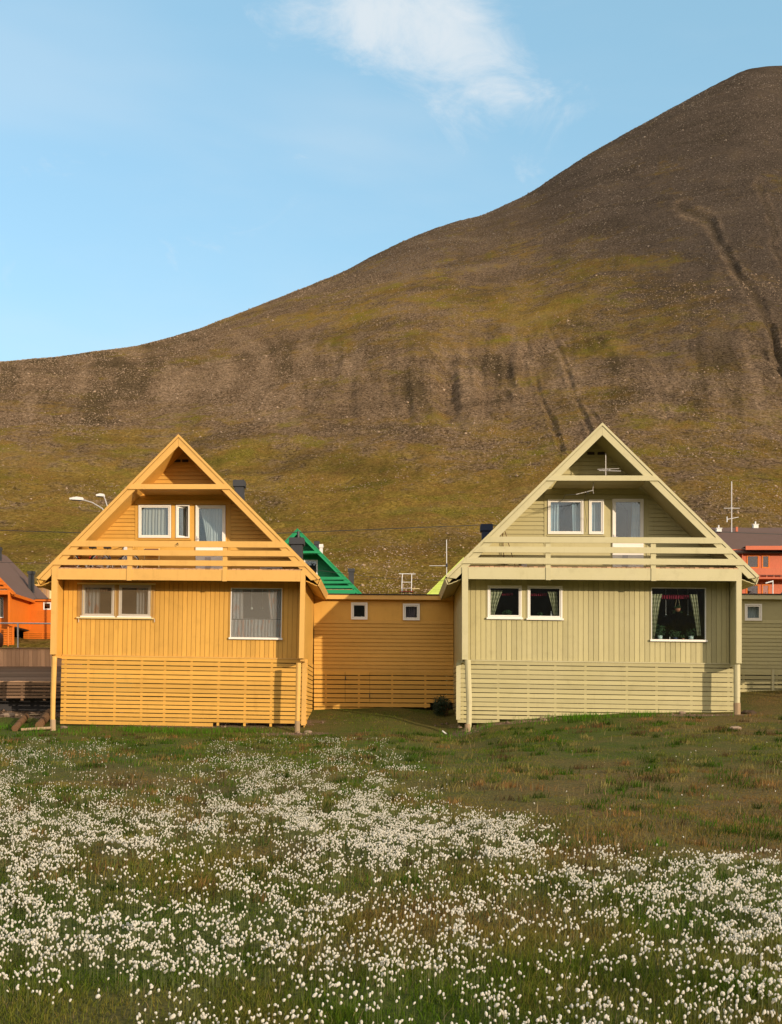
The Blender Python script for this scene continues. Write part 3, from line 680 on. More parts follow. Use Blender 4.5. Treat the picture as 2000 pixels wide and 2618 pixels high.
YELLOW = dict(Y=36.0, xc=457, apex=(457, 1111.6), eave_y=1478, hw=362, rake_t=29, lean=.02, tilt=.0155,
    tie=(1238.8, 1251.5), rails=[(1384, 1399.4), (1407.3, 1421.5), (1433, 1447)], beam=(1456.5, 1484.5), rposts=[(326, 338), (570, 581.5)],
    postL=(134, 148), postR=(769, 781.5), joint=1677, logs=[(137, 150.5, 1684, 1870, -.01), (762, 775, 1690, 1874, .0)],
    pitch=11.72, lower=[(212, 294, 1497, 1578.5), (306, 387, 1497, 1578.5), (592, 723, 1502, 1629)],
    slatx=(163, 792), side=1, corner=(778, 790, 1682, 1849),
    slats=[(1681 + 11.55 * i, 1690.4 + 11.55 * i, None, None) for i in range(8)] + [(1681 + 11.55 * 8, 1781, None, None)] + [(1783.5 + 10.6 * i, 1792 + 10.6 * i, None, None) for i in range(6)] + [(1847.1, 1856, None, 553)],
    battens=[228, 297, 365, 424, 492, 562, 630, 697, 170], trims=(349, 587), siding=10.0, band=1290,
    upper=[(354.8, 437.5, 1291, 1375.7, 'w'), (450, 485, 1291, 1375.7, 'o'), (501, 577, 1292.6, 1454, 'd')],
    vents=[(446, 462, 1175, 1182), (466, 482, 1175, 1182)],
    chimneys=[(.97, 7.6, .13, .36, DARKMETAL, False), (3.45, 6.0, -2.48, .44, DARKMETAL, True)])
GREEN = dict(Y=35.5, xc=1540, apex=(1539, 1082), eave_y=1473.5, hw=400, rake_t=31, lean=0.0, tilt=.014, du=1.28,
    tie=(1217, 1230), rails=[(1374, 1389), (1399.4, 1414.6), (1428, 1443.5)], beam=(1453, 1483.5), rposts=[(1395, 1408), (1664, 1677)],
    postL=(1181.5, 1197), postR=(1882, 1895.5), joint=1690, logs=[(1188, 1204, 1692, 1882, .035), (1876, 1893, 1695, 1828, .0)],
    pitch=13.1, lower=[(1247, 1334, 1499, 1582.5), (1349, 1438, 1499, 1583.5), (1665, 1805, 1501, 1634.5)],
    slatx=(1170, 1875), side=-1, corner=(1166.5, 1178, 1700, 1846),
    slats=[(1693 + 11.95 * i, 1703.2 + 11.95 * i, None, None) for i in range(10)] + [(1812.5, 1820.5, None, 1875), (1823, 1831.5, None, 1688), (1834, 1842.5, None, 1445), (1845, 1853.5, None, 1277), (1856, 1864.5, None, 1238)][:4],
    battens=[1180, 1271, 1348, 1417, 1494, 1600, 1676, 1765, 1860], trims=(1395, 1657), siding=11.0, band=1277.5,
    upper=[(1401, 1492, 1277, 1366, 'w'), (1506, 1544, 1277, 1366, 'w'), (1566, 1645, 1276, 1450, 'd')],
    vents=[(1502, 1520, 1156, 1163), (1528, 1546, 1156, 1163)],
    chimneys=[(-3.25, 6.6, -2.18, .36, BLUEMETAL, False)])
GHOUSE = 'steep gabled wooden houses of the settlement'
yh = Cabin(YELLOW, 'gabled_house', 'yellow wooden gable house with bicycles on its balcony and slatted base', Y_PAINT, Y_TRIM, group=GHOUSE)
gh = Cabin(GREEN, 'gabled_house', 'pale green wooden gable house with aerials in its gable and a slatted base', G_PAINT, G_TRIM, group=GHOUSE)
b0 = yh.off
def far_loc(pxc, apex_y, Yd): return ((pxc - CX) / F * Yd, Yd, (HY - apex_y) / F * Yd - (yh.zA - b0[2]))
FARS = dict(YELLOW); FARS['tilt'] = 0; FARS['lean'] = 0
FARS['chimneys'] = [(.97, 6.5, .1, .34, DARKMETAL, False), (3.7, 7.0, -2.0, .42, DARKMETAL, False), (1.45, 4.5, -.45, .24, WHITE2, False)]
fg = Cabin(FARS, 'gabled_house', 'emerald green gable house seen behind the yellow house', EM_PAINT, EM_PAINT, far_loc(761, 1351, 79.0), True, GHOUSE)
FARO = dict(FARS); FARO['chimneys'] = FARS['chimneys'][:2]
oh = Cabin(FARO, 'gabled_house', 'orange gable house with a dark brown roof at the left edge', OR_PAINT, OR_PAINT, far_loc(-104, 1371, 90.0), True, GHOUSE)

FARN = dict(FARS); FARN['chimneys'] = FARS['chimneys'][:2]
nh = Cabin(FARN, 'gabled_house', 'next gable house in the row, just past the right edge of the photo', CREAM, CREAM, (gh.off[0] + 14.6, 35.5, gh.off[2] + .6), True, GHOUSE)
# ------------------------------------------------------------------ flat roofed link buildings
def link_building(name, label, pm, tm, Yd, pxl, pxr, top, base, wins, back=6.0, slat0=None, hatch=None, sc=1.0, lo=False, cap=None, posts=()):
    Xp = lambda p: (p - CX) / F * Yd
    Zp = lambda p: (HY - p) / F * Yd
    off = (Xp((pxl + pxr) / 2), Yd, Zp(base)); r = thing(name, label, 'annex', off)
    tilt = 0.008 if not lo else 0
    def fn(p): return (p[0], p[1], p[2] - tilt * (p[0] - off[0]))
    x0, x1 = Xp(pxl), Xp(pxr); h = lambda py: Zp(top + (py - 1520) * sc)
    B = lambda m, n, mt=None, **k: m.build(n, mt or pm, r, off, **k)
    B(MB().box(x0, x1, Yd - .22, Yd + back, h(1523), h(1520), fn), 'roof', FELTD)
    B(MB().box(x0, x1, Yd - .20, Yd - .16, h(1534), h(1523.3), fn), 'fascia', tm)
    B(MB().box(x0, x1, Yd - .155, Yd + .0, h(1525.5), h(1524), fn), 'soffit', pm)
    ops = [(Xp(a), Xp(b), h(d), h(c)) for a, b, c, d in wins]
    m = MB()
    for q in subtract([(x0, x1, h(1716), h(1525.6))], ops): m.box(q[0], q[1], Yd + .03, Yd + .1, q[2], q[3], fn)
    B(m, 'wall')
    for q in subtract([(x0, x1, h(1586), h(1537))], [(a - .05, b + .05, c - .05, d + .05) for a, b, c, d in ops]): B(MB().box(q[0], q[1], Yd + .012, Yd + .029, q[2], q[3], fn), 'panel')
    for a, b, c, d in ops:
        w = MB()
        for q in ((a - .05, b + .05, d, d + .05), (a - .05, b + .05, c - .05, c), (a - .05, a, c, d), (b, b + .05, c, d)): w.box(q[0], q[1], Yd - .002, Yd + .029, q[2], q[3], fn)
        B(w, 'window_trim'); window(r, off, a, b, c, d, Yd - .01, .06, sill=False, fn=fn)
    sd_ = MB(); p = 9.6 * sc; y = 1586.0; i = 0
    pieces = []
    while y < 1712: pieces.append((y, y + 9.6)); y += 9.62
    for a, b in pieces:
        z0, z1 = h(b), h(a)
        lapf = lambda q, zm=(z0 + z1) / 2: fn((q[0], q[1] - (.012 if q[2] < zm and q[1] < Yd + .02 else 0), q[2]))
        if lo: sd_.box(x0, x1, Yd + .006, Yd + .029, z0 + .006, z1, lapf)
        else: B(MB().box(x0, x1, Yd + .006, Yd + .029, z0 + .018, z1, lapf), 'siding_board')
    if lo: B(sd_, 'siding_board', kind='stuff')
    y = 1717.0; rows = []
    while y < base - 6 if not lo else y < 1784: rows.append((y, y + 9.3)); y += 11.6
    sl = MB()
    for k, (a, b) in enumerate(rows):
        segs = [(x0, x1)]
        if hatch and a < hatch[3]: segs = [(x0, Xp(hatch[0]) - .012), (Xp(hatch[0]), Xp(hatch[1]) - .01), (Xp(hatch[1]), x1)]
        if cap and k >= len(rows) - 2: segs = [(x0, Xp(cap[k - len(rows)]))]
        for q0, q1 in segs:
            if lo: sl.box(q0, q1, Yd - .01, Yd + .012, h(b), h(a), fn)
            else: B(MB().box(q0, q1, Yd - .01, Yd + .012, h(b), h(a), fn), 'slat')
    if lo: B(sl, 'slat', kind='stuff')
    bt = []
    xx = x0 + .4
    while xx < x1: bt.append(xx); xx += 1.25
    zlow = h(rows[-1][0]) + .01
    for xx in bt: B(MB().box(xx, xx + .08, Yd + .0125, Yd + .05, zlow, h(1716) - .005, fn), 'batten')
    if hatch: B(MB().tube((Xp(hatch[0]) + .01, Yd - .03, h(hatch[2]) - .15), (Xp(hatch[0]) + .01, Yd - .03, h(hatch[2]) - .3), .015).tube((Xp(hatch[1]) - .01, Yd - .03, h(hatch[3]) + .1), (Xp(hatch[1]) - .01, Yd - .03, h(hatch[3]) + .25), .015), 'hinge', DARKMETAL)
    for pp in posts: B(MB().box(Xp(pp) - .05, Xp(pp) + .05, Yd - .05, Yd - .012, h(base), h(1712), fn), 'slat_post', tm)
    B(MB().box(x0, x1, Yd + back - .1, Yd + back, h(base) - 1, h(1525.6)), 'back_wall', DARKIN); B(MB().box(x0, x1, Yd + 1.6, Yd + 1.7, h(1716), h(1525.6)), 'inner_wall', DARKIN)
    return r
link_building('link_building', 'yellow flat roofed link between the yellow and the green house', Y_PAINT, Y_TRIM, 40.3, 803, 1160, 1520, 1818,
              [(898, 940, 1541, 1584.6), (1030.5, 1073.5, 1543, 1585.5)], hatch=(883, 946, 1719, 1790), cap=[1100, 990])
link_building('link_building', 'pale green flat roofed link at the right edge', G_PAINT, G_TRIM, 40.3, 1872, 2190, 1520, 1772, [(1904.5, 1948, 1545, 1588)], posts=(1976,))
link_building('link_building', 'orange flat roofed link beside the orange house', OR_PAINT, OR_PAINT, 95.0, 60, 250, 1531.5, 1650, [(111, 131, 1540, 1584)], sc=.43, lo=True)

# ------------------------------------------------------------------ other buildings
def W(px, py, Yd): return ((px - CX) / F * Yd, Yd, (HY - py) / F * Yd)
def red_block():
    Yd = 100.0; off = W(1960, 1560, Yd); r = thing('terrace_building', 'long vermilion building with a brown roof behind the green house', 'building', off)
    X = lambda p: (p - CX) / F * Yd
    Zq = lambda p: (HY - p) / F * Yd
    B = lambda m, n, mt=RED_PAINT, **k: m.build(n, mt, r, off, **k)
    x0, x1 = X(1862), X(2160)
    w = MB(); ops = [(X(1909), X(1941), Zq(1453), Zq(1419)), (X(1948), X(1968), Zq(1453), Zq(1419)), (X(1908), X(1941), Zq(1526), Zq(1494)), (X(1948), X(1968), Zq(1526), Zq(1494)), (X(2020), X(2052), Zq(1453), Zq(1419))]
    for q in subtract([(x0, x1, Zq(1640), Zq(1404))], ops): w.box(q[0], q[1], Yd, Yd + .1, q[2], q[3])
    B(w, 'wall')
    # roof: a plane that climbs away from the eaves, a higher one behind
    def slope(xa, xb, ya, za, yb, zb, t=.15):
        m = MB(); v = [(xa, ya, za), (xb, ya, za), (xb, yb, zb), (xa, yb, zb)]; m.v = v + [(a, b, c - t) for a, b, c in v]
        m.f = [(0, 1, 2, 3), (7, 6, 5, 4), (0, 4, 5, 1), (1, 5, 6, 2), (2, 6, 7, 3), (3, 7, 4, 0)]; return m
    zr = (HY - 1359) / F * 106
    B(slope(X(1840), x1 + .4, Yd - .5, Zq(1413), 106, zr), 'roof', FELT)
    B(slope(X(1888), x1 + .4, 106.05, zr - .02, 109, (HY - 1349) / F * 109), 'roof', FELT)
    B(MB().box(X(1840), x1, 106, 106.04, zr - 7, zr - .2), 'wall')
    e = MB(); e.v = [(x0 - .7, Yd - .4, Zq(1414)), (x0 - .7, 106, zr - .1), (x0 - .7, 106, zr - 8), (x0 - .7, Yd - .4, Zq(1640))]; e.v += [(a + .1, b, c) for a, b, c in e.v]
    e.f = [(0, 1, 2, 3), (7, 6, 5, 4), (0, 4, 5, 1), (1, 5, 6, 2), (2, 6, 7, 3), (3, 7, 4, 0)]; B(e, 'end_wall')
    B(MB().box(X(1896), x1 + .3, Yd - 1.25, Yd - 1.15, Zq(1411), Zq(1401)), 'fascia'); B(MB().box(X(1896), x1 + .3, Yd - 1.15, Yd - .0, Zq(1402.5), Zq(1401.5)), 'balcony_roof', FELT)
    B(MB().box(x0 + .1, x1, Yd - 1.2, Yd - .02, Zq(1484), Zq(1480)), 'balcony_floor'); B(MB().box(x0 + .1, x1, Yd - 1.2, Yd - 1.12, Zq(1474), Zq(1457)), 'balcony_front')
    for k in range(8): B(MB().box(X(1913 + 18 * k), X(1915 + 18 * k), Yd - 1.19, Yd - 1.13, Zq(1480), Zq(1474)), 'baluster')
    B(MB().box(X(1896), X(1898.5), Yd - .2, Yd - .02, Zq(1640), Zq(1411)), 'post')
    for i, (a, b, c, d) in enumerate(ops): window(r, off, a, b, c, d, Yd - .01, .12, OR_PAINT, sash=False, sill=i in (0, 1, 4), sillmat=OR_PAINT)
    for px_ in (1838, 1932):
        zt = zr if px_ == 1838 else (HY - 1349) / F * 109; yv = 105.6 if px_ == 1838 else 108.6; x = (px_ - CX) / F * yv
        B(MB().box(x - .24, x + .24, yv - .2, yv + .2, zt - .15, zt + .22).tube((x, yv, zt + .2), (x, yv, zt + .55), .07).box(x - .3, x + .3, yv - .24, yv + .24, zt + .2, zt + .26), 'roof_vent', WHITE2)
    x = (1884 - CX) / F * 105.5; B(MB().box(x - .1, x + .1, 105.4, 105.6, zr - .1, zr + .35), 'roof_hood')
    return r
red_block()
def lime_house():
    Yd = 86.0; off = W(1186, 1560, Yd); r = thing('gable_shed', 'lime green gable showing only its lit edge beside the pale green house', 'house', off)
    xc = off[0]; hw = 97 / F * Yd; zA = (HY - 1426) / F * Yd; zE = (HY - 1523) / F * Yd; sl = (zA - zE) / hw
    z = zE - 3.5; k = 0
    while z < zA - .2:
        a, b = z + .01, min(z + .19, zA - .1); wa = min(hw, (zA - a) / sl); wb = min(hw, (zA - b) / sl)
        MB().prism([(xc - wa, a), (xc + wa, a), (xc + wb, b), (xc - wb, b)], Yd, Yd + .03).build('siding_board', LIME_PAINT, r, off); z += .2
    MB().prism([(xc - hw, zE - 3.5), (xc + hw, zE - 3.5), (xc + hw, zE), (xc, zA - .03), (xc - hw, zE)], Yd + .035, Yd + 8).build('wall', LIME_PAINT, r, off)
    for sg in (-1, 1): MB().prism([(xc, zA + .05), (xc + sg * (hw + .1), zE - .05), (xc + sg * (hw + .1), zE - .15), (xc, zA - .04)], Yd - .12, Yd + 8.2).build('roof', LIME_PAINT if sg < 0 else FELT, r, off)
lime_house()
def brown_house():
    Yd = 125.0; off = W(112, 1560, Yd); r = thing('small_building', 'small brown building with a cream corner board beyond the orange roof', 'house', off)
    x0, x1 = W(70, 0, Yd)[0], W(136, 0, Yd)[0]; z = lambda p: (HY - p) / F * Yd
    MB().box(x0, x1, Yd, Yd + 5, z(1575), z(1500)).build('wall', Y_PAINT, r, off)
    for i in range(5): MB().box(x0 + .1 + i * .56, x0 + .58 + i * .56, Yd - .04, Yd - .002, z(1528), z(1503)).build('panel', WEATHER, r, off)
    MB().box(x0 - .3, x1 + .3, Yd - .5, Yd + 5.3, z(1499.5), z(1495)).build('roof', Y_TRIM, r, off)
    MB().box(W(127, 0, Yd)[0], W(132, 0, Yd)[0], Yd - .1, Yd - .045, z(1575), z(1490)).build('corner_board', CREAM, r, off)
brown_house()

# ------------------------------------------------------------------ weathered terrace left of the yellow house
def terrace():
    Yf = 38.6; Yb = 42.2; off = W(60, 1790, Yf); r = thing('timber_terrace', 'weathered grey timber terrace with a plank skirt left of the yellow house', 'terrace', off)
    z = lambda p, y: (HY - p) / F * y
    xl = -18.5
    xr = W(141, 0, Yf)[0]; xrb = W(141, 0, Yb)[0]; rnd = random.Random(4)
    for a, b in ((1744, 1751.5), (1753.5, 1760), (1762.5, 1768.5), (1770.8, 1776.8), (1779, 1785)):
        MB().box(xl, xr + .3, Yf, Yf + .03, z(b, Yf), z(a, Yf)).build('slat', WEATHERD, r, off)
    MB().box(xl, xr + .3, Yf - .03, Yf + .12, z(1743.6, Yf), z(1741.6, Yf)).build('edge_rail', WEATHER, r, off)
    for px_ in (-60, 9, 55, 112): x = W(px_, 0, Yf)[0]; MB().box(x - .04, x + .04, Yf + .032, Yf + .11, z(1791, Yf), z(1744, Yf)).build('batten', WEATHERD, r, off)
    n = 15; za, zb = z(1742, Yf), z(1703.5, Yb)
    for k in range(n):
        t0, t1 = k / n, (k + 1) / n - .006; ya, yb = Yf + .1 + (Yb - Yf - .1) * t0, Yf + .1 + (Yb - Yf - .1) * t1; h0, h1 = za + (zb - za) * t0, za + (zb - za) * t1
        j = rnd.uniform(-.006, .006); m = MB(); v = [(xl, ya, h0 + j), (xr + .8, ya, h0 + j), (xr + .8, yb, h1 + j), (xl, yb, h1 + j)]; m.v = v + [(a, b, c - .03) for a, b, c in v]
        m.f = [(0, 1, 2, 3), (7, 6, 5, 4), (0, 4, 5, 1), (1, 5, 6, 2), (2, 6, 7, 3), (3, 7, 4, 0)]; m.build('plank', WEATHERD, r, off)
    x = xl
    while x < xrb + 1:
        w = rnd.uniform(.14, .19); MB().box(x, x + w - .008, Yb - rnd.uniform(0, .012), Yb + .025, zb - .02, z(1658.5, Yb) + rnd.uniform(-.01, .01)).build('skirt_board', SKIRT, r, off); x += w
    MB().box(xl, xrb + 1, Yb - .05, Yb + .14, z(1657.8, Yb), z(1656, Yb)).build('top_rail', WEATHER, r, off)
    MB().box(xl, xrb + 1, Yb + .03, Yb + 2.2, z(1657.8, Yb) - .12, z(1657.8, Yb) - .06).build('deck', WEATHER, r, off)
    MB().box(xl, xrb + 1, Yf + .2, Yb, za - .12 - .3, za - .14 - .3).build('under_floor', WEATHERD, r, off)
    MB().box(xl, xr + .6, Yf + .7, Yf + .75, za - 1.6, za - .1).build('dark_light_block', DARKIN, r, off)  # dark sheet added under the deck to block light behind the slats
    # steel railing
    rr = thing('steel_railing', 'grey steel handrail along the top of the weathered terrace', 'railing', W(46, 1656, 42.3))
    o2 = tuple(rr.location); m = MB().tube(W(-150, 1592, 42.3), W(142, 1594.5, 42.3), .028, None, 8); m.build('handrail', METAL, rr, o2)
    for px_ in (-70, 46): MB().tube(W(px_, 1657, 42.3), W(px_, 1593, 42.3), .035, None, 8).build('railing_post', METAL, rr, o2)
    b = W(0, 1635, 43.0); m = MB().lathe((b[0] - .1, b[1], (HY - 1656) / F * 43), [(.05, 0), (.17, .03), (.22, .18), (.23, .36), (.20, .52), (.12, .60), (.05, .62)], 14)
    tag(m.build('barrel_planter', LEATHER, None, (b[0] - .1, b[1], (HY - 1656) / F * 43), True), 'dark red rounded tub cut off by the left edge on the terrace', 'tub')
terrace()
def ground_z(x, y): return float(H(np.array([x]), np.array([y]))[0])
def log(label, p0, p1, r, mat=LOGW):
    a, b = Vector(p0), Vector(p1); m = MB(); n = 6; rnd = random.Random(int(r * 999))
    for i in range(n): m.tube(a.lerp(b, i / n), a.lerp(b, (i + 1) / n), r * rnd.uniform(.93, 1.05), None, 12, i in (0, n - 1))
    tag(m.build('log', mat, None, p0), label, 'log', 'logs lying beside the yellow house')
def gp(px, Yd, lift): x = (px - CX) / F * Yd; return (x, Yd, ground_z(x, Yd) + lift)
log('thick short log with a sawn end facing out, left of the leaning ones', gp(38, 35.5, .09), gp(66, 37.6, .14), .115)
log('thickest dark log with a round end, right against the post of the yellow house', gp(100, 35.8, .18), gp(128, 38.2, .16), .135)
log('thin pale pole lying across in front of the thick logs', gp(54, 35.6, .05), gp(131, 35.9, .10), .05, BARE)

# ------------------------------------------------------------------ street lamps, cables, aerials, rack
def street_lamp(label, headp, armp, Yd, base_px, tilt):
    hx, _, hz = W(*headp, Yd); ax, _, az = W(*armp, Yd); bx = W(base_px, 0, Yd)[0]; gz = ground_z(bx, Yd)
    r = thing('street_lamp', label, 'street lamp', (bx, Yd, gz), 'street lamps behind the yellow house'); off = (bx, Yd, gz)
    MB().tube((bx, Yd, gz - .3), (bx, Yd, az - .6), .09, .06, 8).build('pole', METAL, r, off)
    m = MB(); pts = [(bx, Yd, az - .6), (bx + (ax - bx) * .5, Yd, az - .2), (ax, Yd, az), ((ax + hx) / 2, Yd, (az + hz) / 2 + .12), (hx, Yd, hz)]; m.path(pts, .05, 6); m.build('arm', METAL, r, off)
    d = -1 if hx < ax else 1; L = .95 if abs(headp[0] - armp[0]) > 15 else .6
    MB().prism([(hx + d * -.1, hz - .08), (hx + d * L, hz - .02), (hx + d * L, hz + .10), (hx + d * L * .4, hz + .2), (hx + d * -.1, hz + .14)], Yd - .2, Yd + .2).build('lamp_head', WHITE2, r, off)
    MB().prism([(hx + d * .05, hz - .11), (hx + d * L * .9, hz - .055), (hx + d * L * .9, hz - .025), (hx + d * .05, hz - .085)], Yd - .14, Yd + .14).build('lamp_glass', DARKMETAL, r, off)
street_lamp('street lamp with a long arm reaching left past the yellow gable', (209, 1277), (262, 1300), 88.0, 268, 0)
street_lamp('street lamp with a short upright arm close to the yellow gable', (264, 1268), (273, 1290), 96.0, 277, 0)
def cable(label, pts, Yd, r, sag=.0):
    P = [Vector(W(a, b, Yd)) for a, b in pts]; m = MB(); out = []
    for a, b in zip(P[:-1], P[1:]):
        n = 16
        for i in range(n): t = i / n; q = a.lerp(b, t); q.z -= sag * 4 * t * (1 - t); out.append(q)
    out.append(P[-1]); m.path(out, r, 4); tag(m.build('overhead_cable', BLACK, None, tuple(out[0])), label, 'cable', 'overhead cables behind the houses')
cable('thicker upper overhead cable passing behind both gables', [(-500, 1340), (200, 1362), (720, 1363), (1232, 1342), (1840, 1360), (2600, 1388)], 70.0, .030)
cable('thin lower overhead cable crossing in front of the emerald house', [(-500, 1430), (130, 1440), (806, 1457), (960, 1477), (1160, 1486), (1900, 1468), (2600, 1500)], 75.0, .018)
def aerial(label, off, fn):
    r = thing('tv_aerial', label, 'aerial', off, 'aerials around the houses'); fn(r, off)
def A(r, off, name, segs, mat=METAL):
    m = MB()
    for p0, p1, rad in segs: m.tube(p0, p1, rad, None, 5)
    m.build(name, mat, r, off)
yg = 35.5
def f1(r, o):
    y = yg + .3; q = lambda a, b, dy=0: W(a, b, y + dy)
    A(r, o, 'mast', [(q(1549, 1235), q(1549, 1159.5), .014)], METAL); A(r, o, 'crossbar', [(q(1528, 1200), q(1584, 1198), .011), (q(1532, 1203, -.3), q(1588, 1204.5, -.3), .012), (q(1541, 1201), q(1560, 1201, -.4), .016)], METAL)
aerial('upright aerial with a crossbar standing above the tie beam of the green gable', W(1549, 1231, yg + .3), f1)
def f2(r, o):
    y = yg + .3; q = lambda a, b, dy=0: W(a, b, y + dy)
    A(r, o, 'bracket', [(q(1519, 1231), q(1516, 1252), .013), (q(1516, 1252), q(1518, 1262), .010)], METAL)
    A(r, o, 'boom', [(q(1518, 1253), q(1473, 1264), .014)], METAL)
    A(r, o, 'element', [(q(1473 + 11 * k, 1257 - 2.4 * k + 7, -.5), q(1475 + 11 * k, 1257 - 2.4 * k + 6, .5), .006) for k in range(5)] + [(q(1500, 1256), q(1505, 1262), .02)], DARKMETAL)
    A(r, o, 'lead', [(q(1473, 1264), q(1445, 1266), .007), (q(1445, 1266), q(1440, 1276, .2), .006), (q(1440, 1276, .2), q(1432, 1283, .4), .006), (q(1498, 1258), q(1494, 1285, .5), .006), (q(1494, 1285, .5), q(1500, 1330, .9), .006), (q(1500, 1330, .9), q(1497, 1360, .92), .006)], DARKMETAL)
aerial('aerial on a bracket hanging under the tie beam of the green gable', W(1519, 1231, yg + .3), f2)
def f3(r, o):
    y = 54.0; q = lambda a, b: W(a, b, y)
    A(r, o, 'mast', [(q(1143, 1610), q(1142, 1380), .02)], WHITE2); A(r, o, 'crossbar', [(q(1098, 1446.5), q(1142, 1446.5), .013)], WHITE2)
    A(r, o, 'joint', [(q(1142, 1441), q(1142.5, 1450), .05)], DARKMETAL)
aerial('slim white mast with a side arm behind the link roof left of the green house', W(1143, 1610, 54.0), f3)
def f4(r, o):
    y = 104.0; q = lambda a, b, dy=0: W(a, b, y + dy)
    A(r, o, 'mast', [(q(1871, 1362), q(1871, 1231), .05)], METAL); A(r, o, 'crossbar', [(q(1851, 1299.5), q(1892, 1299.5), .04), (q(1871, 1297), q(1871, 1303), .10)], METAL)
    A(r, o, 'element', [(q(1859.5, 1321), q(1859.5, 1335), .05), (q(1859, 1328), q(1889, 1322), .03)], WHITE2)
aerial('tall mast with a crossbar on the brown roof of the vermilion building', W(1871, 1360, 104.0), f4)
def f5(r, o):
    y = 60.0; q = lambda a, b: W(a, b, y)
    A(r, o, 'mast', [(q(1976.5, 1530), q(1976.5, 1484), .03)], WHITE2); A(r, o, 'arm', [(q(1958, 1491), q(1976, 1486), .035)], WHITE2)
aerial('short white mast with a bent arm above the right green link roof', W(1976, 1528, 60.0), f5)
def rack():
    Yd = 54.0; o = W(1041, 1520, Yd); r = thing('metal_rack', 'white metal frame sticking up behind the yellow link roof', 'rack', o, None); q = lambda a, b, dy=0: W(a, b, Yd + dy)
    for a, b in ((1029, 1027), (1053, 1052)): MB().tube(q(b, 1513), q(a, 1467), .022).build('upright', WHITE2, r, o)
    MB().tube(q(1020, 1467), q(1063, 1467.5), .018).build('rail', WHITE2, r, o); MB().tube(q(1029, 1488.5), q(1053, 1488.5), .014).build('rail', WHITE2, r, o)
    MB().tube(q(1030, 1504), q(1052, 1504), .014).tube(q(1030, 1504), q(1028, 1513, -.4), .012).tube(q(1052, 1504), q(1052, 1513, -.4), .012).build('rail', METAL, r, o)
    MB().box(q(1021, 0)[0], q(1056, 0)[0], Yd - .25, Yd + .25, q(0, 1514.5)[2], q(0, 1512.5)[2]).build('shelf', REDP, r, o)
    for a in (1026, 1037, 1046): MB().box(q(a, 0)[0], q(a + 2.2, 0)[0], Yd - .2, Yd - .16, q(0, 1620)[2], q(0, 1514.6)[2]).build('leg', CREAM, r, o)
    MB().tube(q(1054, 1505.5), q(1073, 1505), .02).build('side_arm', CREAM, r, o)
rack()
def pipe_line():
    Yd = 150.0; o = W(225, 1312, Yd); x, _, z = o; gz = ground_z(x, Yd)
    m = MB().box(x - 1.5, x + .4, Yd - .3, Yd + .3, gz + .0, gz + .35)
    r = tag(m.build('steel_crate', METAL, None, (x, Yd, gz)), 'low grey crate with red plates lying far up on the hillside', 'crate')
    MB().box(x + .42, x + 1.6, Yd - .3, Yd + .2, gz + .1, gz + .5).build('plate', REDP, r, (x, Yd, gz))
pipe_line()

# ------------------------------------------------------------------ things on the balconies
def bicycle(label, cx, y, z, frame, flip=1, lean=.0):
    o = (cx, y, z); r = thing('bicycle', label, 'bicycle', o, 'bicycles on the yellow balcony'); R = .33; w = 1.02 * flip
    P = lambda x, h, dy=0: (cx + x * flip, y + dy + lean * h, z + h)
    for x in (-.52, .52):
        wm = MB().ring(P(x, R), R, .022, 26, 6); t = wm.build('wheel', BLACK, r, o, True)
        MB().ring(P(x, R), R - .035, .011, 26, 5).build('rim', METAL, t, o, True)
        s = MB()
        for k in range(14): a = 2 * math.pi * k / 14; s.tube(P(x, R), (P(x, R)[0] + (R - .04) * math.cos(a), P(x, R)[1], P(x, R)[2] + (R - .04) * math.sin(a)), .004, None, 3, False)
        s.tube(P(x, R, -.05), P(x, R, .05), .025, None, 8); s.build('spokes', METAL, t, o)
    f = MB(); bb = P(-.08, .28); st = P(-.22, .72); hd = P(.30, .74); hb = P(.34, .60)
    for a, b in ((bb, st), (st, hd), (bb, hb), (hd, hb), (bb, P(-.52, R)), (st, P(-.52, R)), (hb, P(.52, R))): f.tube(a, b, .018, None, 6)
    f.build('frame', frame, r, o)
    MB().tube(st, P(-.25, .84), .012).box(cx - .37 * flip if flip > 0 else cx + .13, cx - .13 * flip if flip > 0 else cx + .37, y - .07 + lean * .8, y + .07 + lean * .8, z + .83, z + .88).build('saddle', BLACK, r, o)
    MB().tube(hd, P(.28, .95), .013).tube(P(.24, .97, -.28), P(.24, .97, .28), .013).tube(P(.24, .97, -.28), P(.12, .95, -.30), .017).tube(P(.24, .97, .28), P(.12, .95, .30), .017).build('handlebar', DARKMETAL, r, o)
    MB().ring(bb, .09, .008, 14, 4).tube(bb, P(-.02, .12, -.08), .012).tube(P(-.02, .12, -.08), P(.02, .12, -.16), .02).build('crank', METAL, r, o)
yb = 36.0; zf = (HY - 1456) / F * yb
xq = lambda p, y: (p - CX) / F * y
zf2 = yh.Z(1484.5) + .04
zfl = (HY - 1456.5) / F * 36 - .33
def floor_z(c): return c.Z(c.S['beam'][1]) + .04
FZ = yh.Z(1456.5) - .02
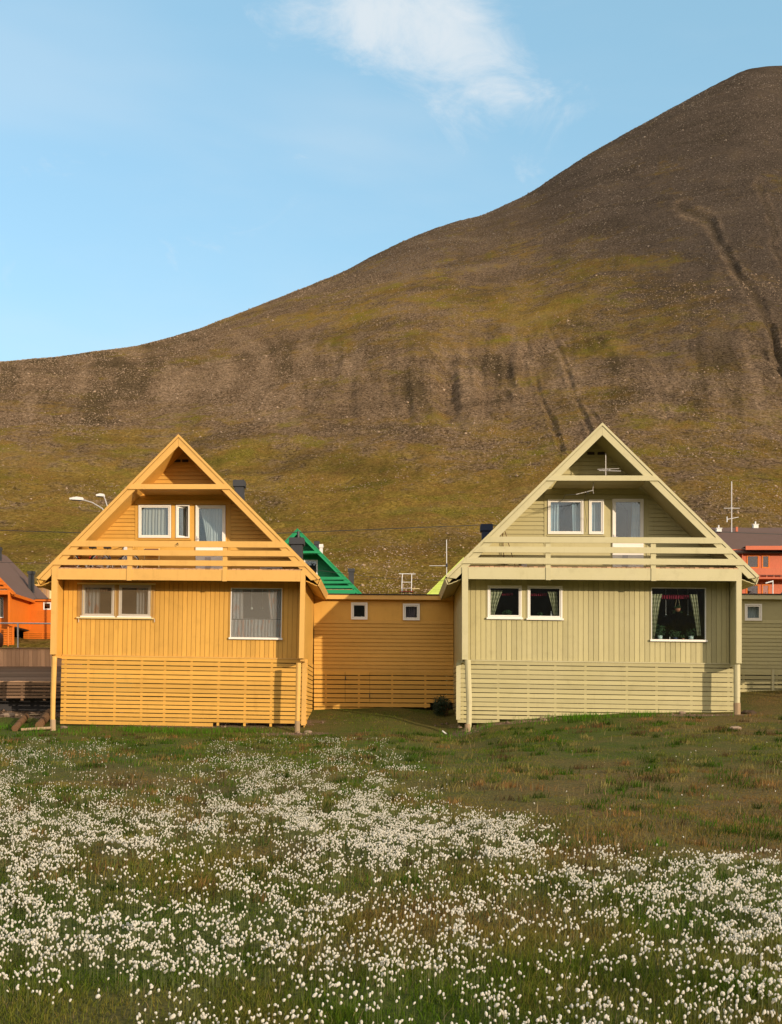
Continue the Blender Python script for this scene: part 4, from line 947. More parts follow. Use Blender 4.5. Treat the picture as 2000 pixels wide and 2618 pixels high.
# the balcony floor lies level with the top of the front beam
bicycle('bicycle with a dark red frame at the far left of the yellow balcony', xq(217, 36.55), 36.55, FZ, REDP, -1, .10)
bicycle('bicycle with a dark blue frame next to the balcony post on the yellow house', xq(292, 36.58), 36.58, FZ, BLUEP, 1, .10)
def camp_chair():
    y = 36.70; q = lambda a, b, dy=0: W(a, b, y + dy); o = (xq(388, y), y, FZ); r = thing('folding_chair', 'folding chair with brown canvas seat and back on the yellow balcony', 'chair', o)
    MB().box(q(367, 0)[0], q(402, 0)[0], y + .16, y + .19, FZ + .68, FZ + .86).build('backrest', LEATHER, r, o)
    MB().box(q(367, 0)[0], q(409, 0)[0], y - .22, y + .20, FZ + .38, FZ + .44).build('seat', LEATHER, r, o)
    for a, d0, d1, h in ((365.5, .20, .26, .88), (403.5, .20, .26, .88), (366.5, -.22, -.26, .46), (409.5, -.22, -.26, .50)): MB().tube((q(a, 0)[0], y + d1, FZ), (q(a, 0)[0], y + d0, FZ + h), .014).build('leg', CREAM, r, o)
camp_chair()
def side_tray():
    y = 36.6; x0, x1 = xq(668, y), xq(724, y); o = ((x0 + x1) / 2, y, FZ); r = thing('low_table', 'low white topped table at the right end of the yellow balcony', 'table', o)
    MB().box(x0, x1, y - .3, y + .3, FZ + .10, FZ + .14).build('tabletop', WHITE, r, o); MB().box(x0 + .1, x1 - .1, y - .25, y + .25, FZ + .02, FZ + .098).build('base', BLACK, r, o)
side_tray()
def crates():
    y = 36.5
    for k, (p0, p1, h, mat, lab) in enumerate(((160, 196, .20, WEATHER, 'low brown box on the balcony floor under the bicycles'), (228, 262, .14, LEATHER, 'flat brown bag on the balcony floor between the bicycles'))):
        x0, x1 = xq(p0, y), xq(p1, y); m = MB().box(x0, x1, y - .2, y + .2, FZ, FZ + h).box(x0 + .03, x1 - .03, y - .17, y + .17, FZ + h, FZ + h + .02); tag(m.build('storage_box', mat, None, ((x0 + x1) / 2, y, FZ)), lab, 'box')
    y = 36.97; x = xq(324, y); m = MB().lathe((x, y, FZ + .5), [(.05, 0), (.12, .03), (.13, .2), (.10, .3)], 10)
    tag(MB().prism([(x - .13, FZ), (x + .13, FZ), (x + .12, FZ + .8), (x - .03, FZ + .98), (x - .12, FZ + .85)], y - .05, y + .05).build('white_bag', WHITE2, None, (x, y, FZ)), 'white sack leaning behind the bicycles on the yellow balcony', 'sack')
crates()
def stick(label, a, b, y0, y1):
    tag(MB().tube(W(a[0], a[1], y0), W(b[0], b[1], y1), .014, None, 5).build('pole', LOGW, None, W(b[0], b[1], y1)), label, 'pole', 'sticks leaning on the green balcony')
stick('thin brown stick leaning upright on the left of the green balcony', (1285, 1359), (1290, 1450), 36.72, 36.6)
stick('thicker slanted stick right of the upright one on the green balcony', (1291, 1357), (1318, 1448), 36.72, 36.3)
y = 36.74; x0, x1 = xq(1333, y), xq(1347, y); gfz = gh.Z(1453) - .02
tag(MB().box(x0, x1, y - .04, y, gfz + .05, gfz + .50).box(x0 + .03, x1 - .03, y - .06, y - .041, gfz + .10, gfz + .44).build('meter_box', METAL, None, (x0, y, gfz)), 'small grey box low on the wall of the green balcony', 'box')
hk = MB().tube(W(455, 1388, 35.9), W(453, 1391, 35.86), .012).ring(W(454, 1392, 35.85), .025, .008, 10, 4); tag(hk.build('hook', BLACK, None, W(455, 1388, 35.9)), 'small black hook on the top rail of the yellow balcony', 'hook')

# ------------------------------------------------------------------ windows' contents
def wq(c, px, py, dy): return ((px - CX) / F * (c.Yf + dy), c.Yf + dy, (HY - py) / F * (c.Yf + dy))
def cur(c, lab, p, dy, mat, folds=6, pb=None, amp=.025, name='curtain', cat='curtain', group=None):
    x0, _, z1 = wq(c, p[0], p[2], dy); x1, _, z0 = wq(c, p[1], p[3], dy)
    b = (None, None) if pb is None else (wq(c, pb[0], 0, dy)[0], wq(c, pb[1], 0, dy)[0])
    t = c.D((x0, 0, z0)); dz = t[2] - z0
    return curtain(lab, x0, x1, z0 + dz, z1 + dz, c.Yf + dy, mat, folds, b[0], b[1], amp, cat, group=group, name=name)
CG = 'curtains in the house windows'
cur(yh, 'cream pleated curtains across the wide upper window of the yellow house', (361, 433, 1299, 1372), 1.17, CURT_CREAM, 9, group=CG)
cur(yh, 'cream curtain with red bands in the open narrow window of the yellow house', (462, 480, 1294, 1373), 1.34, stripes('banded_curtain', (.72, .66, .54), (.70, .64, .52), 1, 1, (.55, .22, .18)), 3, (466, 479), group=CG)
cur(yh, 'white curtain drawn aside in the glass door of the yellow balcony', (510, 540, 1298, 1400), 1.15, CURT_WHITE, 4, (531, 542), .02, group=CG)
cur(yh, 'white hanging curtain on the right of the yellow balcony door', (540, 571, 1298, 1405), 1.18, CURT_WHITE, 4, None, .02, group=CG)
cur(yh, 'rose striped curtain on the left of the left lower yellow window', (218, 256, 1502, 1575), .95, CURT_ROSE, 4, group=CG)
cur(yh, 'rose striped curtain on the right of the second lower yellow window', (350, 382, 1502, 1575), .95, CURT_ROSE, 4, group=CG)
cur(yh, 'pastel drape on the left of the big yellow picture window', (595, 622, 1506, 1580), .92, CURT_ROSE, 3, (594, 622), group=CG)
cur(yh, 'pastel drape on the right of the big yellow picture window', (682, 720, 1506, 1580), .92, CURT_ROSE, 4, (692, 721), group=CG)
cur(yh, 'short pastel cafe curtain across the bottom of the big yellow picture window', (593, 721, 1583, 1627), .95, CURT_ROSE, 15, None, .03, group=CG)
rd = W(593, 1582.5, 36.93); rd2 = W(722, 1582.5, 36.93); tag(MB().tube((rd[0], rd[1], rd[2] + .02), (rd2[0], rd2[1], rd2[2] - .05), .008).build('curtain_rod', METAL, None, rd), 'thin rod of the cafe curtain in the big yellow window', 'curtain rod')
cur(gh, 'pale blue curtain on the left of the wide upper green window', (1408, 1430, 1284, 1362), 1.42, CURT_BLUE, 3, group=CG)
cur(gh, 'pale blue curtain on the right of the wide upper green window', (1463, 1488, 1284, 1362), 1.42, CURT_BLUE, 4, (1465, 1488), group=CG)
cur(gh, 'pale curtain filling the narrow upper green window', (1510, 1541, 1284, 1362), 1.45, CURT_BLUE, 4, group=CG)
cur(gh, 'narrow pale blue curtain drawn aside in the green balcony door', (1618, 1640, 1286, 1400), 1.42, CURT_BLUE, 3, (1612, 1636), group=CG)
cur(gh, 'checked curtain drawn to the left in the left lower green window', (1251, 1287, 1512, 1578), .92, CURT_CHECK, 4, (1251, 1264), group=CG)
cur(gh, 'checked curtain drawn to the right in the second lower green window', (1400, 1424, 1514, 1578), .92, CURT_CHECK, 4, (1417, 1428), group=CG)
cur(gh, 'checked curtain drawn to the left in the big green picture window', (1665, 1694, 1517, 1632), .92, CURT_CHECK, 4, (1665, 1673), group=CG)
cur(gh, 'checked curtain drawn to the right in the big green picture window', (1763, 1783, 1517, 1622), .92, CURT_CHECK, 3, (1783, 1794), group=CG)
cur(gh, 'red frilled valance at the top of the left lower green window', (1284, 1312, 1518, 1524.5), 1.10, VAL_RED, 6, None, .02, 'valance', 'valance')
cur(gh, 'red frilled valance at the top of the second lower green window', (1355, 1398, 1518, 1525), 1.10, VAL_RED, 8, None, .02, 'valance', 'valance')
cur(gh, 'long red frilled valance in the big green picture window', (1692, 1762, 1519, 1530), 1.10, VAL_RED, 12, None, .02, 'valance', 'valance')
cur(yh, 'rose coloured valance at the top of the left lower yellow window', (256, 292, 1508, 1515), 1.1, VAL_RED, 6, None, .02, 'valance', 'valance')
LB = lambda a, b, c, d: None
def link_curtain(lab, a, b, c, d, mat, Yd=40.45, folds=4): 
    x0, _, z1 = W(a, c, Yd); x1, _, z0 = W(b, d, Yd); curtain(lab, x0, x1, z0, z1, Yd, mat, folds, group=CG)
link_curtain('mauve curtain in the right hand small window of the yellow link', 1036, 1068, 1549, 1580, stripes('mauve_cloth', (.30, .22, .25), (.26, .20, .24), 3, .01))
link_curtain('white lace curtain in the small window of the right green link', 1909, 1944, 1550, 1583, CURT_WHITE)
# blind over the pair of lower windows of the yellow house
bl = MB(); xa, xb = wq(yh, 200, 0, .74)[0], wq(yh, 397, 0, .74)[0]
nb = 31
for k in range(nb):
    z = wq(yh, 0, 1496 + 84 * (k + .5) / nb, .74)[2]
    bl.box(xa, xb, 36.735, 36.752, z - .0038, z + .0038, yh.D)
o = (xa, 36.74, wq(yh, 0, 1580, .74)[2]); rt = thing('venetian_blind', 'slatted outdoor blind let down over the pair of lower yellow windows', 'blind', o)
q = bl.build('blind_slat', BLINDM, rt, o); q['kind'] = 'stuff'
MB().box(xa - .02, xb + .02, 36.72, 36.765, wq(yh, 0, 1496, .74)[2], wq(yh, 0, 1492, .74)[2], yh.D).build('head_rail', CREAM, rt, o)
for p in (215, 297, 388): x = wq(yh, p, 0, .74)[0]; MB().box(x - .005, x + .005, 36.725, 36.732, wq(yh, 0, 1580, .74)[2], wq(yh, 0, 1496, .74)[2], yh.D).build('cord', CREAM, rt, o)
lo_ = wq(yh, 0, 1582, .74)[2]
for p in (201, 395): x = wq(yh, p, 0, .74)[0]; MB().tube((x, 36.74, lo_), (x, 36.74, lo_ - .12), .012).build('hook', METAL, rt, o)
MB().box(xa - .02, xb - .02, 36.70, 36.76, lo_ - .03, lo_ + .02, yh.D).build('sill', CREAM, rt, o)
def plant(label, c, px, pyb, dy, potw, poth, mat, n, rad, rise, group=None):
    x, y, z = wq(c, px, pyb, dy); t = c.D((x, y, z)); z = t[2]; o = (x, y, z); r = thing('potted_plant', label, 'potted plant', o, group or 'potted plants on the green house sills')
    MB().lathe(o, [(potw * .42, 0), (potw * .5, poth * .3), (potw * .52, poth)], 12).build('pot', mat, r, o, True)
    rnd = random.Random(int(px)); m = MB().leaves((x, y + .02, z + poth + rise * .45), rad, n, .10, rnd, rise / rad * .55)
    for k in range(5): m.tube((x, y, z + poth), (x + rnd.uniform(-rad, rad) * .6, y, z + poth + rise * rnd.uniform(.5, .9)), .004, None, 4)
    m.build('foliage', LEAF, r, o)
plant('leafy plant in a mint pot at the left of the big green window', gh, 1688, 1633, 1.02, .16, .13, POTW, 70, .22, .42)
plant('leafy plant in a mint pot at the right of the big green window', gh, 1767.5, 1633, 1.02, .16, .13, POTW, 60, .20, .26)
plant('spreading plant in a dark pot in the middle of the big green window', gh, 1727, 1633, 1.1, .14, .08, BLUEP, 60, .22, .26)
plant('small plant in a terracotta pot near the middle right of the big green window', gh, 1747, 1634, 1.0, .09, .06, TERRA, 16, .07, .12)
plant('bushy plant low in the left lower green window', gh, 1298, 1581, 1.02, .14, .05, LEAF, 60, .20, .20)
plant('small plant in a white bowl in the second lower green window', gh, 1381, 1580, 1.02, .12, .05, WHITE, 34, .10, .14)
def ornament(label, c, px, pyb, dy, prof, mat, name='ornament'):
    x, y, z = wq(c, px, pyb, dy); z = c.D((x, y, z))[2]; tag(MB().lathe((x, y, z), prof, 12).build(name, mat, None, (x, y, z), True), label, 'ornament', None)
ornament('tall white slender ornament in the second lower green window', gh, 1410, 1581, .98, [(.028, 0), (.035, .06), (.03, .13), (.02, .18), (.026, .21), (.01, .235)], WHITE)
ornament('tiny white figure between the plants in the big green window', gh, 1713, 1633, .98, [(.015, 0), (.02, .03), (.01, .06), (.014, .08), (.004, .095)], WHITE)
ornament('pale slim vase behind the left hand small window of the yellow link', yh, 925, 1582, 4.5, [(.03, 0), (.045, .06), (.02, .14), (.03, .17)], POTW, 'vase')
def hanging_lamp(label, c, px, pyt, pyb, dy, shade, group):
    x, y, z0 = wq(c, px, pyb, dy); z1 = wq(c, px, pyt, dy)[2]; o = (x, y, z1); r = thing('hanging_lamp', label, 'hanging lamp', o, group)
    MB().tube((x, y, z0 + .03), (x, y, z1), .005, None, 5).build('cord', WHITE, r, o)
    if shade: MB().lathe((x, y, z0 - .05), [(.085, 0), (.03, .05), (.015, .08)], 12).build('lamp_shade', GLASS, r, o, True)
    MB().blob((x, y, z0), .045 if not shade else .022, random.Random(1), 10, 8, 0).build('bulb', BULB, r, o, True)
hanging_lamp('left round white lamp hanging in the big yellow window', yh, 644, 1502, 1555.5, 1.25, False, 'hanging lamps in the windows')
hanging_lamp('right round white lamp hanging in the big yellow window', yh, 672, 1502, 1555.5, 1.25, False, 'hanging lamps in the windows')
hanging_lamp('small glass lamp on a cord left of the hanging basket in the green window', gh, 1703, 1506, 1571, 1.2, True, 'hanging lamps in the windows')
hanging_lamp('small glass lamp on a cord right of the hanging basket in the green window', gh, 1759.5, 1506, 1571, 1.2, True, 'hanging lamps in the windows')
def basket():
    c = gh; x, y, z = wq(c, 1733, 1559, 1.15); o = (x, y, z + .6); r = thing('hanging_basket', 'plant in a terracotta hanging basket in the big green window', 'hanging plant', o)
    MB().lathe((x, y, z - .07), [(.05, 0), (.09, .05), (.10, .12)], 12).build('pot', TERRA, r, o, True)
    m = MB().leaves((x, y, z + .08), .14, 60, .07, random.Random(3), .6); m.leaves((x - .13, y, z - .08), .07, 20, .06, random.Random(4)); m.leaves((x + .10, y, z - .08), .06, 14, .06, random.Random(5)); m.build('foliage', LEAF, r, o)
    MB().tube((x - .09, y, z + .03), (x - .01, y, z + .55), .004, None, 4).tube((x + .09, y, z + .03), (x + .01, y, z + .55), .004, None, 4).tube((x, y, z + .55), (x, y, z + .75), .004, None, 4).build('cord', CREAM, r, o)
basket()

# ------------------------------------------------------------------ shrub, rocks
sx, sy = xq(1140, 39.2), 39.2; sz = ground_z(sx, sy)
sh_ = thing('shrub', 'dark round shrub in the corner between the yellow link and the green house', 'shrub', (sx, sy, sz)); rnd = random.Random(8)
m = MB()
for k in range(7): m.leaves((sx + rnd.uniform(-.30, .25), sy + rnd.uniform(-.3, .3), sz + rnd.uniform(.1, .55)), .26, 300, .06, rnd)
m.build('foliage', LEAFD, sh_, (sx, sy, sz)); m = MB()
for k in range(8): m.tube((sx, sy, sz - .05), (sx + rnd.uniform(-.3, .3), sy + rnd.uniform(-.2, .2), sz + .5), .012, .006, 5)
m.build('stem', LOGW, sh_, (sx, sy, sz))
ROCK = paint('rough_rock', (.26, .19, .14), rough=.95, var=.25, grime=.5); ROCKD = paint('dark_turf_rock', (.07, .05, .035), rough=.95, grime=.5)
def rock(label, px, Yd, r, mat=ROCK, sc=(1.3, 1, .6)):
    x, y, z = gp(px, Yd, r * .2); rnd = random.Random(int(px)); tag(MB().blob((x, y, z), r, rnd, 9, 6, .18, sc).build('rock', mat, None, (x, y, z)), label, 'rock', 'single rocks in the grass')
rock('rounded rock against the slats of the green house', 1744, 36.0, .11)
rock('pale flat rock lying in the grass below the green house', 1880, 30.5, .12, ROCK, (1.6, 1, .5))
rock('dark clod of turf right of the green house corner post', 1914, 35.8, .17, ROCKD, (1.8, 1, .5))
rock('brown rock under the left end of the yellow slats', 163, 36.4, .10)
rock('small rock beside the right log post of the yellow house', 788, 35.8, .10)
rock('pale brown stone under the left weathered terrace', 25, 38.2, .20, ROCK, (1.5, 1, .5))
rock('light stone near the battens of the weathered terrace', 88, 38.4, .12, BARE, (1.7, 1, .4))
px_, py_ = 1137, 1858
tag(MB().box(-.10, .10, -.01, .01, -.02, .02).build('plastic_scrap', WHITE2, None, (0, 0, 0)), 'scrap of white plastic in the dark hollow left of the green house', 'scrap'); o = bpy.data.objects['plastic_scrap']; o.location = gp(1137, 36.0, .06); o.rotation_euler = (.4, .6, .3)

# ------------------------------------------------------------------ scatter: stones on the hillside
def mesh_from_arrays(name, V, Fc, mat, kind='stuff', colors=None, smooth=False):
    me = bpy.data.meshes.new(name); me.vertices.add(len(V)); me.vertices.foreach_set('co', V.astype(np.float32).reshape(-1))
    k = Fc.shape[1]; me.loops.add(Fc.size); me.loops.foreach_set('vertex_index', Fc.reshape(-1).astype(np.int32)); me.polygons.add(len(Fc))
    me.polygons.foreach_set('loop_start', np.arange(0, Fc.size, k, dtype=np.int32))
    if smooth: me.polygons.foreach_set('use_smooth', np.ones(len(Fc), bool))
    if colors is not None:
        a = me.attributes.new('tint', 'FLOAT_COLOR', 'POINT'); c = np.ones((len(V), 4), np.float32); c[:, :3] = colors; a.data.foreach_set('color', c.reshape(-1))
    me.update(calc_edges=True); me.materials.append(mat); o = bpy.data.objects.new(name, me); COL.objects.link(o)
    if kind: o['kind'] = kind
    return o
def tint_mat(name, trans=0.0, rough=.9):
    m, nt, out = new_mat(name); at = nt.add('ShaderNodeAttribute', attribute_name='tint')
    d = nt.add('ShaderNodeBsdfDiffuse'); nt.l.new(at.outputs[0], d.inputs[0])
    if trans:
        t = nt.add('ShaderNodeBsdfTranslucent'); nt.l.new(at.outputs[0], t.inputs[0]); mx = nt.add('ShaderNodeMixShader'); mx.inputs[0].default_value = trans
        nt.l.new(d.outputs[0], mx.inputs[1]); nt.l.new(t.outputs[0], mx.inputs[2]); nt.l.new(mx.outputs[0], out.inputs[0])
    else: nt.l.new(d.outputs[0], out.inputs[0])
    return m
OCT = np.array([(1, 0, 0), (0, 1, 0), (-1, 0, 0), (0, -1, 0), (0, 0, 1), (0, 0, -1)], float)
OCF = np.array([(0, 1, 4), (1, 2, 4), (2, 3, 4), (3, 0, 4), (1, 0, 5), (2, 1, 5), (3, 2, 5), (0, 3, 5)])
def stones(name, x, y, r, col, mat):
    n = len(x); z = H(x, y); V = OCT[None] * (r[:, None, None] * RNG.uniform(.6, 1.35, (n, 6, 1))); V[:, :, 2] *= .7
    a = RNG.uniform(0, 6.28, n); c, s_ = np.cos(a)[:, None], np.sin(a)[:, None]
    V = np.stack([V[:, :, 0] * c - V[:, :, 1] * s_, V[:, :, 0] * s_ + V[:, :, 1] * c, V[:, :, 2]], -1)
    V += np.stack([x, y, z + r * .15], -1)[:, None]; Fc = (OCF[None] + 6 * np.arange(n)[:, None, None]).reshape(-1, 3)
    return mesh_from_arrays(name, V.reshape(-1, 3), Fc, mat, 'stuff', np.repeat(col, 6, 0))
NS = 150000
yy = 100 * (720 / 100) ** RNG.random(NS); uu = RNG.uniform(-.42, .42, NS); xx = uu * yy; zz = H(xx, yy); px, py = region(xx, yy, zz)
g = grid2(GHA, np.arange(200, 1501, 100), px, py) + fbm(xx / 22, yy / 22, 5, 91) * 1.1
keep = RNG.random(NS) < np.clip(.82 - g * 1.05, .02, .75); xx, yy, px, py = xx[keep], yy[keep], px[keep], py[keep]
r = (.16 + RNG.pareto(4.0, len(xx)) * .09).clip(.15, .55) * (.28 + yy / 400)
tone = RNG.uniform(.55, 1.15, len(xx))[:, None] * np.where((py < 700)[:, None], np.array([[.25, .205, .17]]), np.array([[.38, .28, .20]]))
stones('scree_stones', xx, yy, r, tone, tint_mat('scree_stone'))
# rubble and soil crumbs at the foot of the houses
n = 5200; xx = RNG.uniform(-17, 13, n); yy = RNG.uniform(34.2, 39.5, n); k = soil_at(xx, yy) > RNG.uniform(.25, 1.0, n); xx, yy = xx[k], yy[k]
stones('rubble', xx, yy, (.018 + RNG.pareto(3.0, len(xx)) * .02).clip(.015, .12), RNG.uniform(.5, 1.2, (len(xx), 1)) * np.array([[.27, .19, .14]]), tint_mat('rubble_stone'))

# ------------------------------------------------------------------ grass
def grass_blades(name, x, y, h, w, col, mat, lean=.95):
    n = len(x); z = H(x, y) - .01; a = RNG.uniform(0, 2 * np.pi, n); dx, dy = np.cos(a) * w, np.sin(a) * w
    la = RNG.uniform(0, 2 * np.pi, n); ll = h * lean * RNG.random(n) ; lx, ly = np.cos(la) * ll + .10 * h, np.sin(la) * ll
    P = np.empty((n, 5, 3))
    P[:, 0] = np.stack([x - dx, y - dy, z], -1); P[:, 1] = np.stack([x + dx, y + dy, z], -1)
    P[:, 2] = np.stack([x + dx * .75 + lx * .38, y + dy * .75 + ly * .38, z + h * .55], -1); P[:, 3] = np.stack([x - dx * .75 + lx * .38, y - dy * .75 + ly * .38, z + h * .55], -1)
    P[:, 4] = np.stack([x + lx, y + ly, z + h], -1)
    T = np.array([(0, 1, 2), (0, 2, 3), (3, 2, 4)]); Fc = (T[None] + 5 * np.arange(n)[:, None, None]).reshape(-1, 3)
    c = np.repeat(col, 5, 0)
    return mesh_from_arrays(name, P.reshape(-1, 3), Fc, mat, 'stuff', c)
def grass_color(x, y, z, jit=.22):
    b = brownness(x, y, z); n = len(x)
    g = np.array([[.070, .130, .010]]) * (1 - .0) ; yv = np.array([[.18, .165, .034]]); br = np.array([[.24, .140, .045]]); straw = np.array([[.26, .20, .10]])
    t = np.clip(b + RNG.normal(0, .12, n), 0, 1)[:, None]
    c = np.where(t < .5, g + (yv - g) * (t / .5), yv + (br - yv) * ((t - .5) / .5))
    dryn = (RNG.random(n) < .02 + .05 * b)[:, None]; c = np.where(dryn, straw, c)
    return c * RNG.uniform(1 - jit, 1 + jit, (n, 1))
GM = tint_mat('grass_blade', .35)
def scatter(n, y0, y1, p=1.6, margin=.03):
    """points in the view wedge, denser near the camera"""
    t = RNG.random(n); y = (y0 ** (2 - p) + t * (y1 ** (2 - p) - y0 ** (2 - p))) ** (1 / (2 - p)); u = RNG.uniform(-.365 - margin, .365 + margin, n); return u * y, y
x, y = scatter(330000, 5.4, 46, 1.75)
clump = fbm(x * 2.2, y * 2.2, 3, 120); z = H(x, y); b = brownness(x, y, z)
inside = (((x > -11.6) & (x < -2.75) & (y > 36.85) & (y < 47)) | ((x > 2.2) & (x < 11.6) & (y > 36.4) & (y < 47)) | ((y > 40.3) & (x > -11)) | ((y > 38.7) & (x < -10)))
keep = (RNG.random(len(x)) < np.clip(.75 + clump * .8, .25, 1)) & (RNG.random(len(x)) > soil_at(x, y) * 1.15) & ~inside
x, y, z, b, clump = x[keep], y[keep], z[keep], b[keep], clump[keep]
tall = np.clip(fbm(x * .5, y * .5, 3, 140) * 1.6 + .35, 0, 1) * (1 - b * .55)
h = (.030 + .075 * tall) * np.interp(y, [8, 14, 24], [1, .62, .5]) * RNG.uniform(.6, 1.5, len(x)) * (1 + .5 * np.clip(clump, 0, 1)); w = .0016 + .00024 * y
grass_blades('meadow_grass', x, y, h, w, grass_color(x, y, z), GM)
# lush tufts against the houses and on the bank, dry fringe grass
n = 60000; x = RNG.uniform(-15, 14, n); y = RNG.uniform(31, 36.6, n); z = H(x, y); m1 = fbm(x * .8, y * .8, 3, 150)
px = CX + x / y * F
pr_ = np.exp(-((x - 5.6) / 2.6) ** 2 - ((y - 35.1) / .7) ** 2) * 1.2 + np.exp(-((x + 9) / 4.2) ** 2 - ((y - 35.7) / .7) ** 2) * .8 + np.exp(-((x + 13.5) / 2) ** 2 - ((y - 35) / 1.5) ** 2) * .7
keep = RNG.random(n) < np.clip(pr_ * (.5 + m1 * 1.5), 0, 1) * (1 - soil_at(x, y) * .7); x, y, z = x[keep], y[keep], z[keep]
c = np.array([[.070, .175, .012]]) * RNG.uniform(.6, 1.4, (len(x), 1))
grass_blades('tall_green_grass', x, y, RNG.uniform(.08, .26, len(x)), np.full(len(x), .008), c, GM, .35)
nc = 900; cx_, cy_ = scatter(nc, 9, 34.5, 1.0); k = (soil_at(cx_, cy_) < .2); cx_, cy_ = cx_[k], cy_[k]; nc = len(cx_)
per = 42; rad = RNG.uniform(.05, .22, nc); x = np.repeat(cx_, per) + RNG.normal(0, 1, nc * per) * np.repeat(rad, per); y = np.repeat(cy_, per) + RNG.normal(0, 1, nc * per) * np.repeat(rad, per)
pal = np.array([(.055, .115, .010), (.040, .070, .010), (.22, .185, .06), (.25, .14, .05), (.13, .15, .03), (.10, .065, .03)])
c = np.repeat(pal[RNG.choice(6, nc, p=[.22, .24, .16, .12, .14, .12])] * RNG.uniform(.7, 1.25, (nc, 1)), per, 0) * RNG.uniform(.75, 1.25, (nc * per, 1))
k = ~((y > 36.2) & (x > -11.5)); x, y, c = x[k], y[k], c[k]
grass_blades('grass_tussocks', x, y, RNG.uniform(.05, .15, len(x)), .0022 + .00022 * y, c, GM, .8)
n = 3000; x, y = scatter(n, 5.5, 35, 1.5); z = H(x, y); b = brownness(x, y, z); k = (RNG.random(n) < .25 + b * .8) & (fbm(x * .7, y * .7, 2, 170) > -.1); x, y = x[k], y[k]
grass_blades('dry_grass_stalks', x, y, RNG.uniform(.10, .22, len(x)), .0009 + .00016 * y, np.array([[.34, .26, .13]]) * RNG.uniform(.6, 1.2, (len(x), 1)), GM, .3)

# ------------------------------------------------------------------ cotton grass
FD = ['21210212321000000000', '42111333345100000000', '32212245543100000000', '43323466664100000000', '55455456789763100000', '56553212488876100000', '63111123333112233445',
      '64213244132344555566', '56533235432223335678', '54666544433543346678', '54556665433541213556' , '55456776535313332255', '43122222344431132254', '11123322332355554566', '11235444232245565456', '11235444232245565456']
FDA = np.array([[int(c) for c in r[:20]] for r in FD], float)
FDY = np.array([1905 + 50 * i for i in range(15)] + [2680], float)
tabY = np.linspace(5.2, 36, 400)
zt_ = np.interp(tabY, PY_, PZ_) + .13; rows_ = HY - zt_ / tabY * F
NC = 300000; fx = RNG.uniform(-60, 2060, NC); fy = RNG.uniform(1885, 2700, NC)
wx = fx + fbm(fx / 150, fy / 60, 3, 210) * 95; wy = fy + fbm(fx / 170, fy / 70, 3, 220) * 34
ci = np.clip(wx / 100 - .5, 0, 18.999); cj = np.clip(np.interp(wy, FDY, np.arange(16)), 0, 14.999); i0 = ci.astype(int); j0 = cj.astype(int); ax_, ay_ = ci - i0, cj - j0
dens = (FDA[j0, i0] * (1 - ax_) + FDA[j0, i0 + 1] * ax_) * (1 - ay_) + (FDA[j0 + 1, i0] * (1 - ax_) + FDA[j0 + 1, i0 + 1] * ax_) * ay_
dens = np.clip((dens - .5) / 8.5, 0, 1) ** 1.35 * np.interp(cj, [0, 1.8, 3.2, 5.5, 7.5, 10.5, 12.5], [.7, 1.1, 2.0, 2.0, 1.35, 1.15, .8]) + .0012
Yc_ = np.interp(fy, rows_[::-1], tabY[::-1]); s_ = .0165 / Yc_ * F
exp_n = dens * 1.10 / (.785 * s_ * s_) * (2120 * 815) / NC            # expected tufts per candidate
cn = fbm(fx / 42, fy / 15, 4, 200, .65); k = RNG.random(NC) < exp_n * np.clip(.55 + cn * 2.6, .02, 1.9); fx, fy = fx[k], fy[k]
HT = RNG.uniform(.08, .18, len(fx))
zrow = np.interp(tabY, PY_, PZ_)
Yf_ = np.empty(len(fx))
for a in range(0, len(fx), 500):
    sl = slice(a, a + 500); XX = (fx[sl, None] - CX) / F * tabY[None]; ZZ = H(XX, np.broadcast_to(tabY, XX.shape)) + HT[sl, None]
    Yf_[sl] = tabY[np.argmin(np.abs(HY - ZZ / tabY * F - fy[sl, None]), 1)]
Yf_ += RNG.uniform(-.04, .04, len(fx)); Xf = (fx - CX) / F * Yf_
k = (Yf_ < 34.5); Xf, Yf_, HT = Xf[k], Yf_[k], HT[k]; Zf = H(Xf, Yf_); order = np.argsort(Yf_); Xf, Yf_, HT, Zf = Xf[order], Yf_[order], HT[order], Zf[order]
def tuft_template(seg, rings, rnd):
    m = MB(); m.blob((0, 0, 0), .5, rnd, seg, rings, .20, (1, 1, 1.15)); v = np.array(m.v); low = np.clip(-v[:, 2], 0, .6)
    v[:, 0] *= 1 - low * .35; v[:, 1] *= 1 - low * .35; return v, [f for f in m.f]
def tri(fs):
    o = []
    for f in fs:
        for i in range(1, len(f) - 1): o.append((f[0], f[i], f[i + 1]))
    return np.array(o)
def fluff_material():
    m, nt, out = new_mat('cotton_fluff'); P = pos(nt); n = nt.noise(P, 160, 3, .7)
    c = nt.mix(nt.ramp(n, .3, .7), (.90, .87, .80), (.70, .66, .58))
    d = nt.add('ShaderNodeBsdfDiffuse'); nt.l.new(c, d.inputs[0]); t = nt.add('ShaderNodeBsdfTranslucent'); nt.l.new(c, t.inputs[0])
    bp = nt.add('ShaderNodeBump'); bp.inputs['Strength'].default_value = .7; bp.inputs['Distance'].default_value = .004; nt.l.new(n, bp.inputs['Height']); nt.l.new(bp.outputs[0], d.inputs['Normal'])
    mx = nt.add('ShaderNodeMixShader'); mx.inputs[0].default_value = .42; nt.l.new(d.outputs[0], mx.inputs[1]); nt.l.new(t.outputs[0], mx.inputs[2]); nt.l.new(mx.outputs[0], out.inputs[0]); return m
FLUFF = fluff_material(); STEM = flat('cotton_grass_stem', (.10, .12, .035), .7)
NI = min(300, len(Xf)); rnd = random.Random(5)
heads = []; 
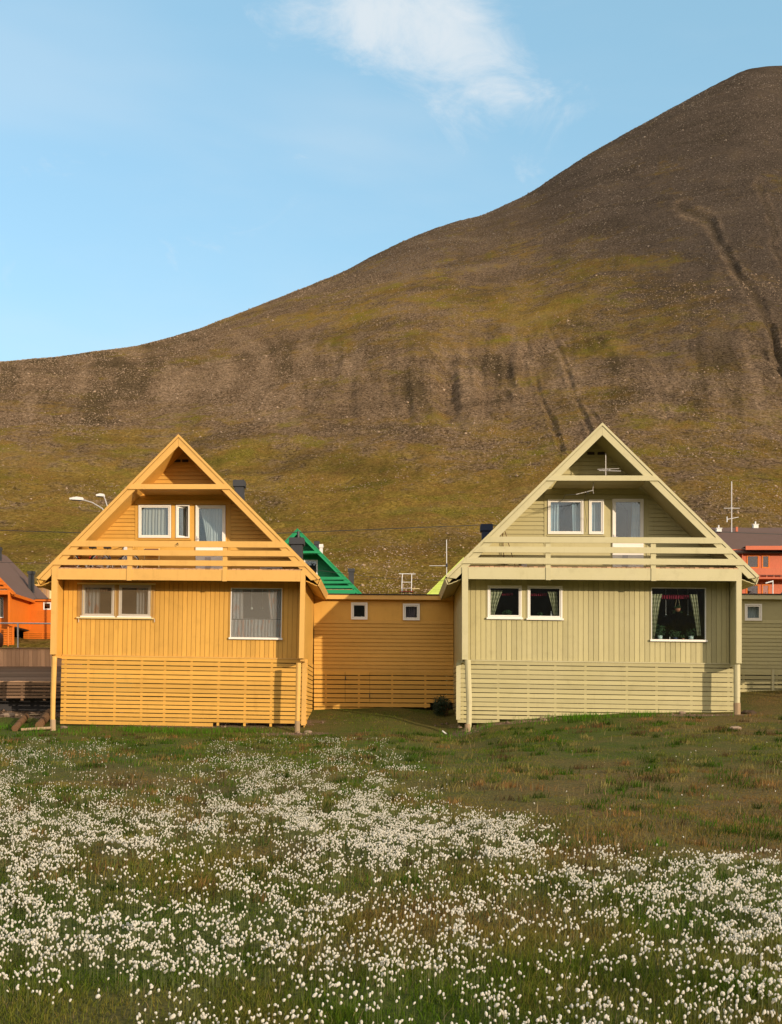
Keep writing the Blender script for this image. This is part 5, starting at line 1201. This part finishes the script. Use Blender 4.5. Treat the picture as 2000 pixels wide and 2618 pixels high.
for q in range(5):
    v, f = tuft_template(10, 7, rnd); me = bpy.data.meshes.new('fluff'); me.from_pydata([tuple(a) for a in v], [], f); me.materials.append(FLUFF); me.polygons.foreach_set('use_smooth', [True] * len(f)); heads.append(me)
st = MB().tube((0, 0, 0), (.012, 0, .55), .0024, None, 4).tube((.012, 0, .55), (.0, 0, 1), .0022, None, 4); stm = bpy.data.meshes.new('stem'); stm.from_pydata(st.v, [], st.f); stm.materials.append(STEM)
for i in range(NI):
    r_ = thing('cotton_grass', 'single white cotton grass stalk among the nearest ones at the bottom of the meadow', 'flower', (Xf[i], Yf_[i], Zf[i]), 'nearest cotton grass stalks')
    s_ = bpy.data.objects.new('stem', stm); COL.objects.link(s_); s_.parent = r_; s_.scale = (1, 1, HT[i] + .01); s_.location = (0, 0, -.01)
    t_ = bpy.data.objects.new('tuft', heads[i % 5]); COL.objects.link(t_); t_.parent = r_; d = RNG.uniform(.010, .0185); t_.scale = (d, d, d * RNG.uniform(.95, 1.5))
    t_.location = (RNG.normal(0, .006), 0, HT[i] - .004); t_.rotation_euler = (RNG.normal(0, .45), RNG.normal(.25, .45), RNG.uniform(0, 6))
X2, Y2, H2, Z2 = Xf[NI:], Yf_[NI:], HT[NI:], Zf[NI:]; n = len(X2)
Vs, Fs, off = [], [], 0
for q, (seg, ring) in enumerate(((6, 5), (6, 5), (5, 3), (5, 3))):
    v, f = tuft_template(seg, ring, rnd); f = tri(f)
    idx = np.where((np.arange(n) % 2 == q % 2) & ((Y2 < 13) if q < 2 else (Y2 >= 13)))[0]; m_ = len(idx)
    if not m_: continue
    a = RNG.uniform(0, 6.28, m_)[:, None]; d = RNG.uniform(.0095, .0185, m_)[:, None]; e = d * RNG.uniform(.95, 1.55, m_)[:, None]; tx = RNG.normal(.15, .4, m_)[:, None]; ty = RNG.normal(0, .3, m_)[:, None]
    vx = (v[None, :, 0] * np.cos(a) - v[None, :, 1] * np.sin(a)) * d; vy = (v[None, :, 0] * np.sin(a) + v[None, :, 1] * np.cos(a)) * d; vz = v[None, :, 2] * e
    P = np.stack([vx + vz * tx + X2[idx, None], vy + vz * ty + Y2[idx, None], vz - vx * tx + (Z2 + H2)[idx, None]], -1).reshape(-1, 3)
    Vs.append(P); Fs.append((f[None] + off + len(v) * np.arange(m_)[:, None, None]).reshape(-1, 3)); off += len(P)
mesh_from_arrays('cotton_grass_tufts', np.concatenate(Vs), np.concatenate(Fs), FLUFF, 'stuff', None, True)
grass_n = len(X2); w = .0012 + .00008 * Y2; P = np.empty((grass_n, 3, 3)); P[:, 0] = np.stack([X2 - w, Y2, Z2], -1); P[:, 1] = np.stack([X2 + w, Y2, Z2], -1); P[:, 2] = np.stack([X2, Y2, Z2 + H2], -1)
mesh_from_arrays('cotton_grass_stems', P.reshape(-1, 3), np.arange(grass_n * 3).reshape(-1, 3), STEM, 'stuff')
print('FLOWERS', len(Xf), 'OBJ', len(bpy.data.objects), 'TRIS', sum(len(m.loops) for m in bpy.data.meshes) // 3)
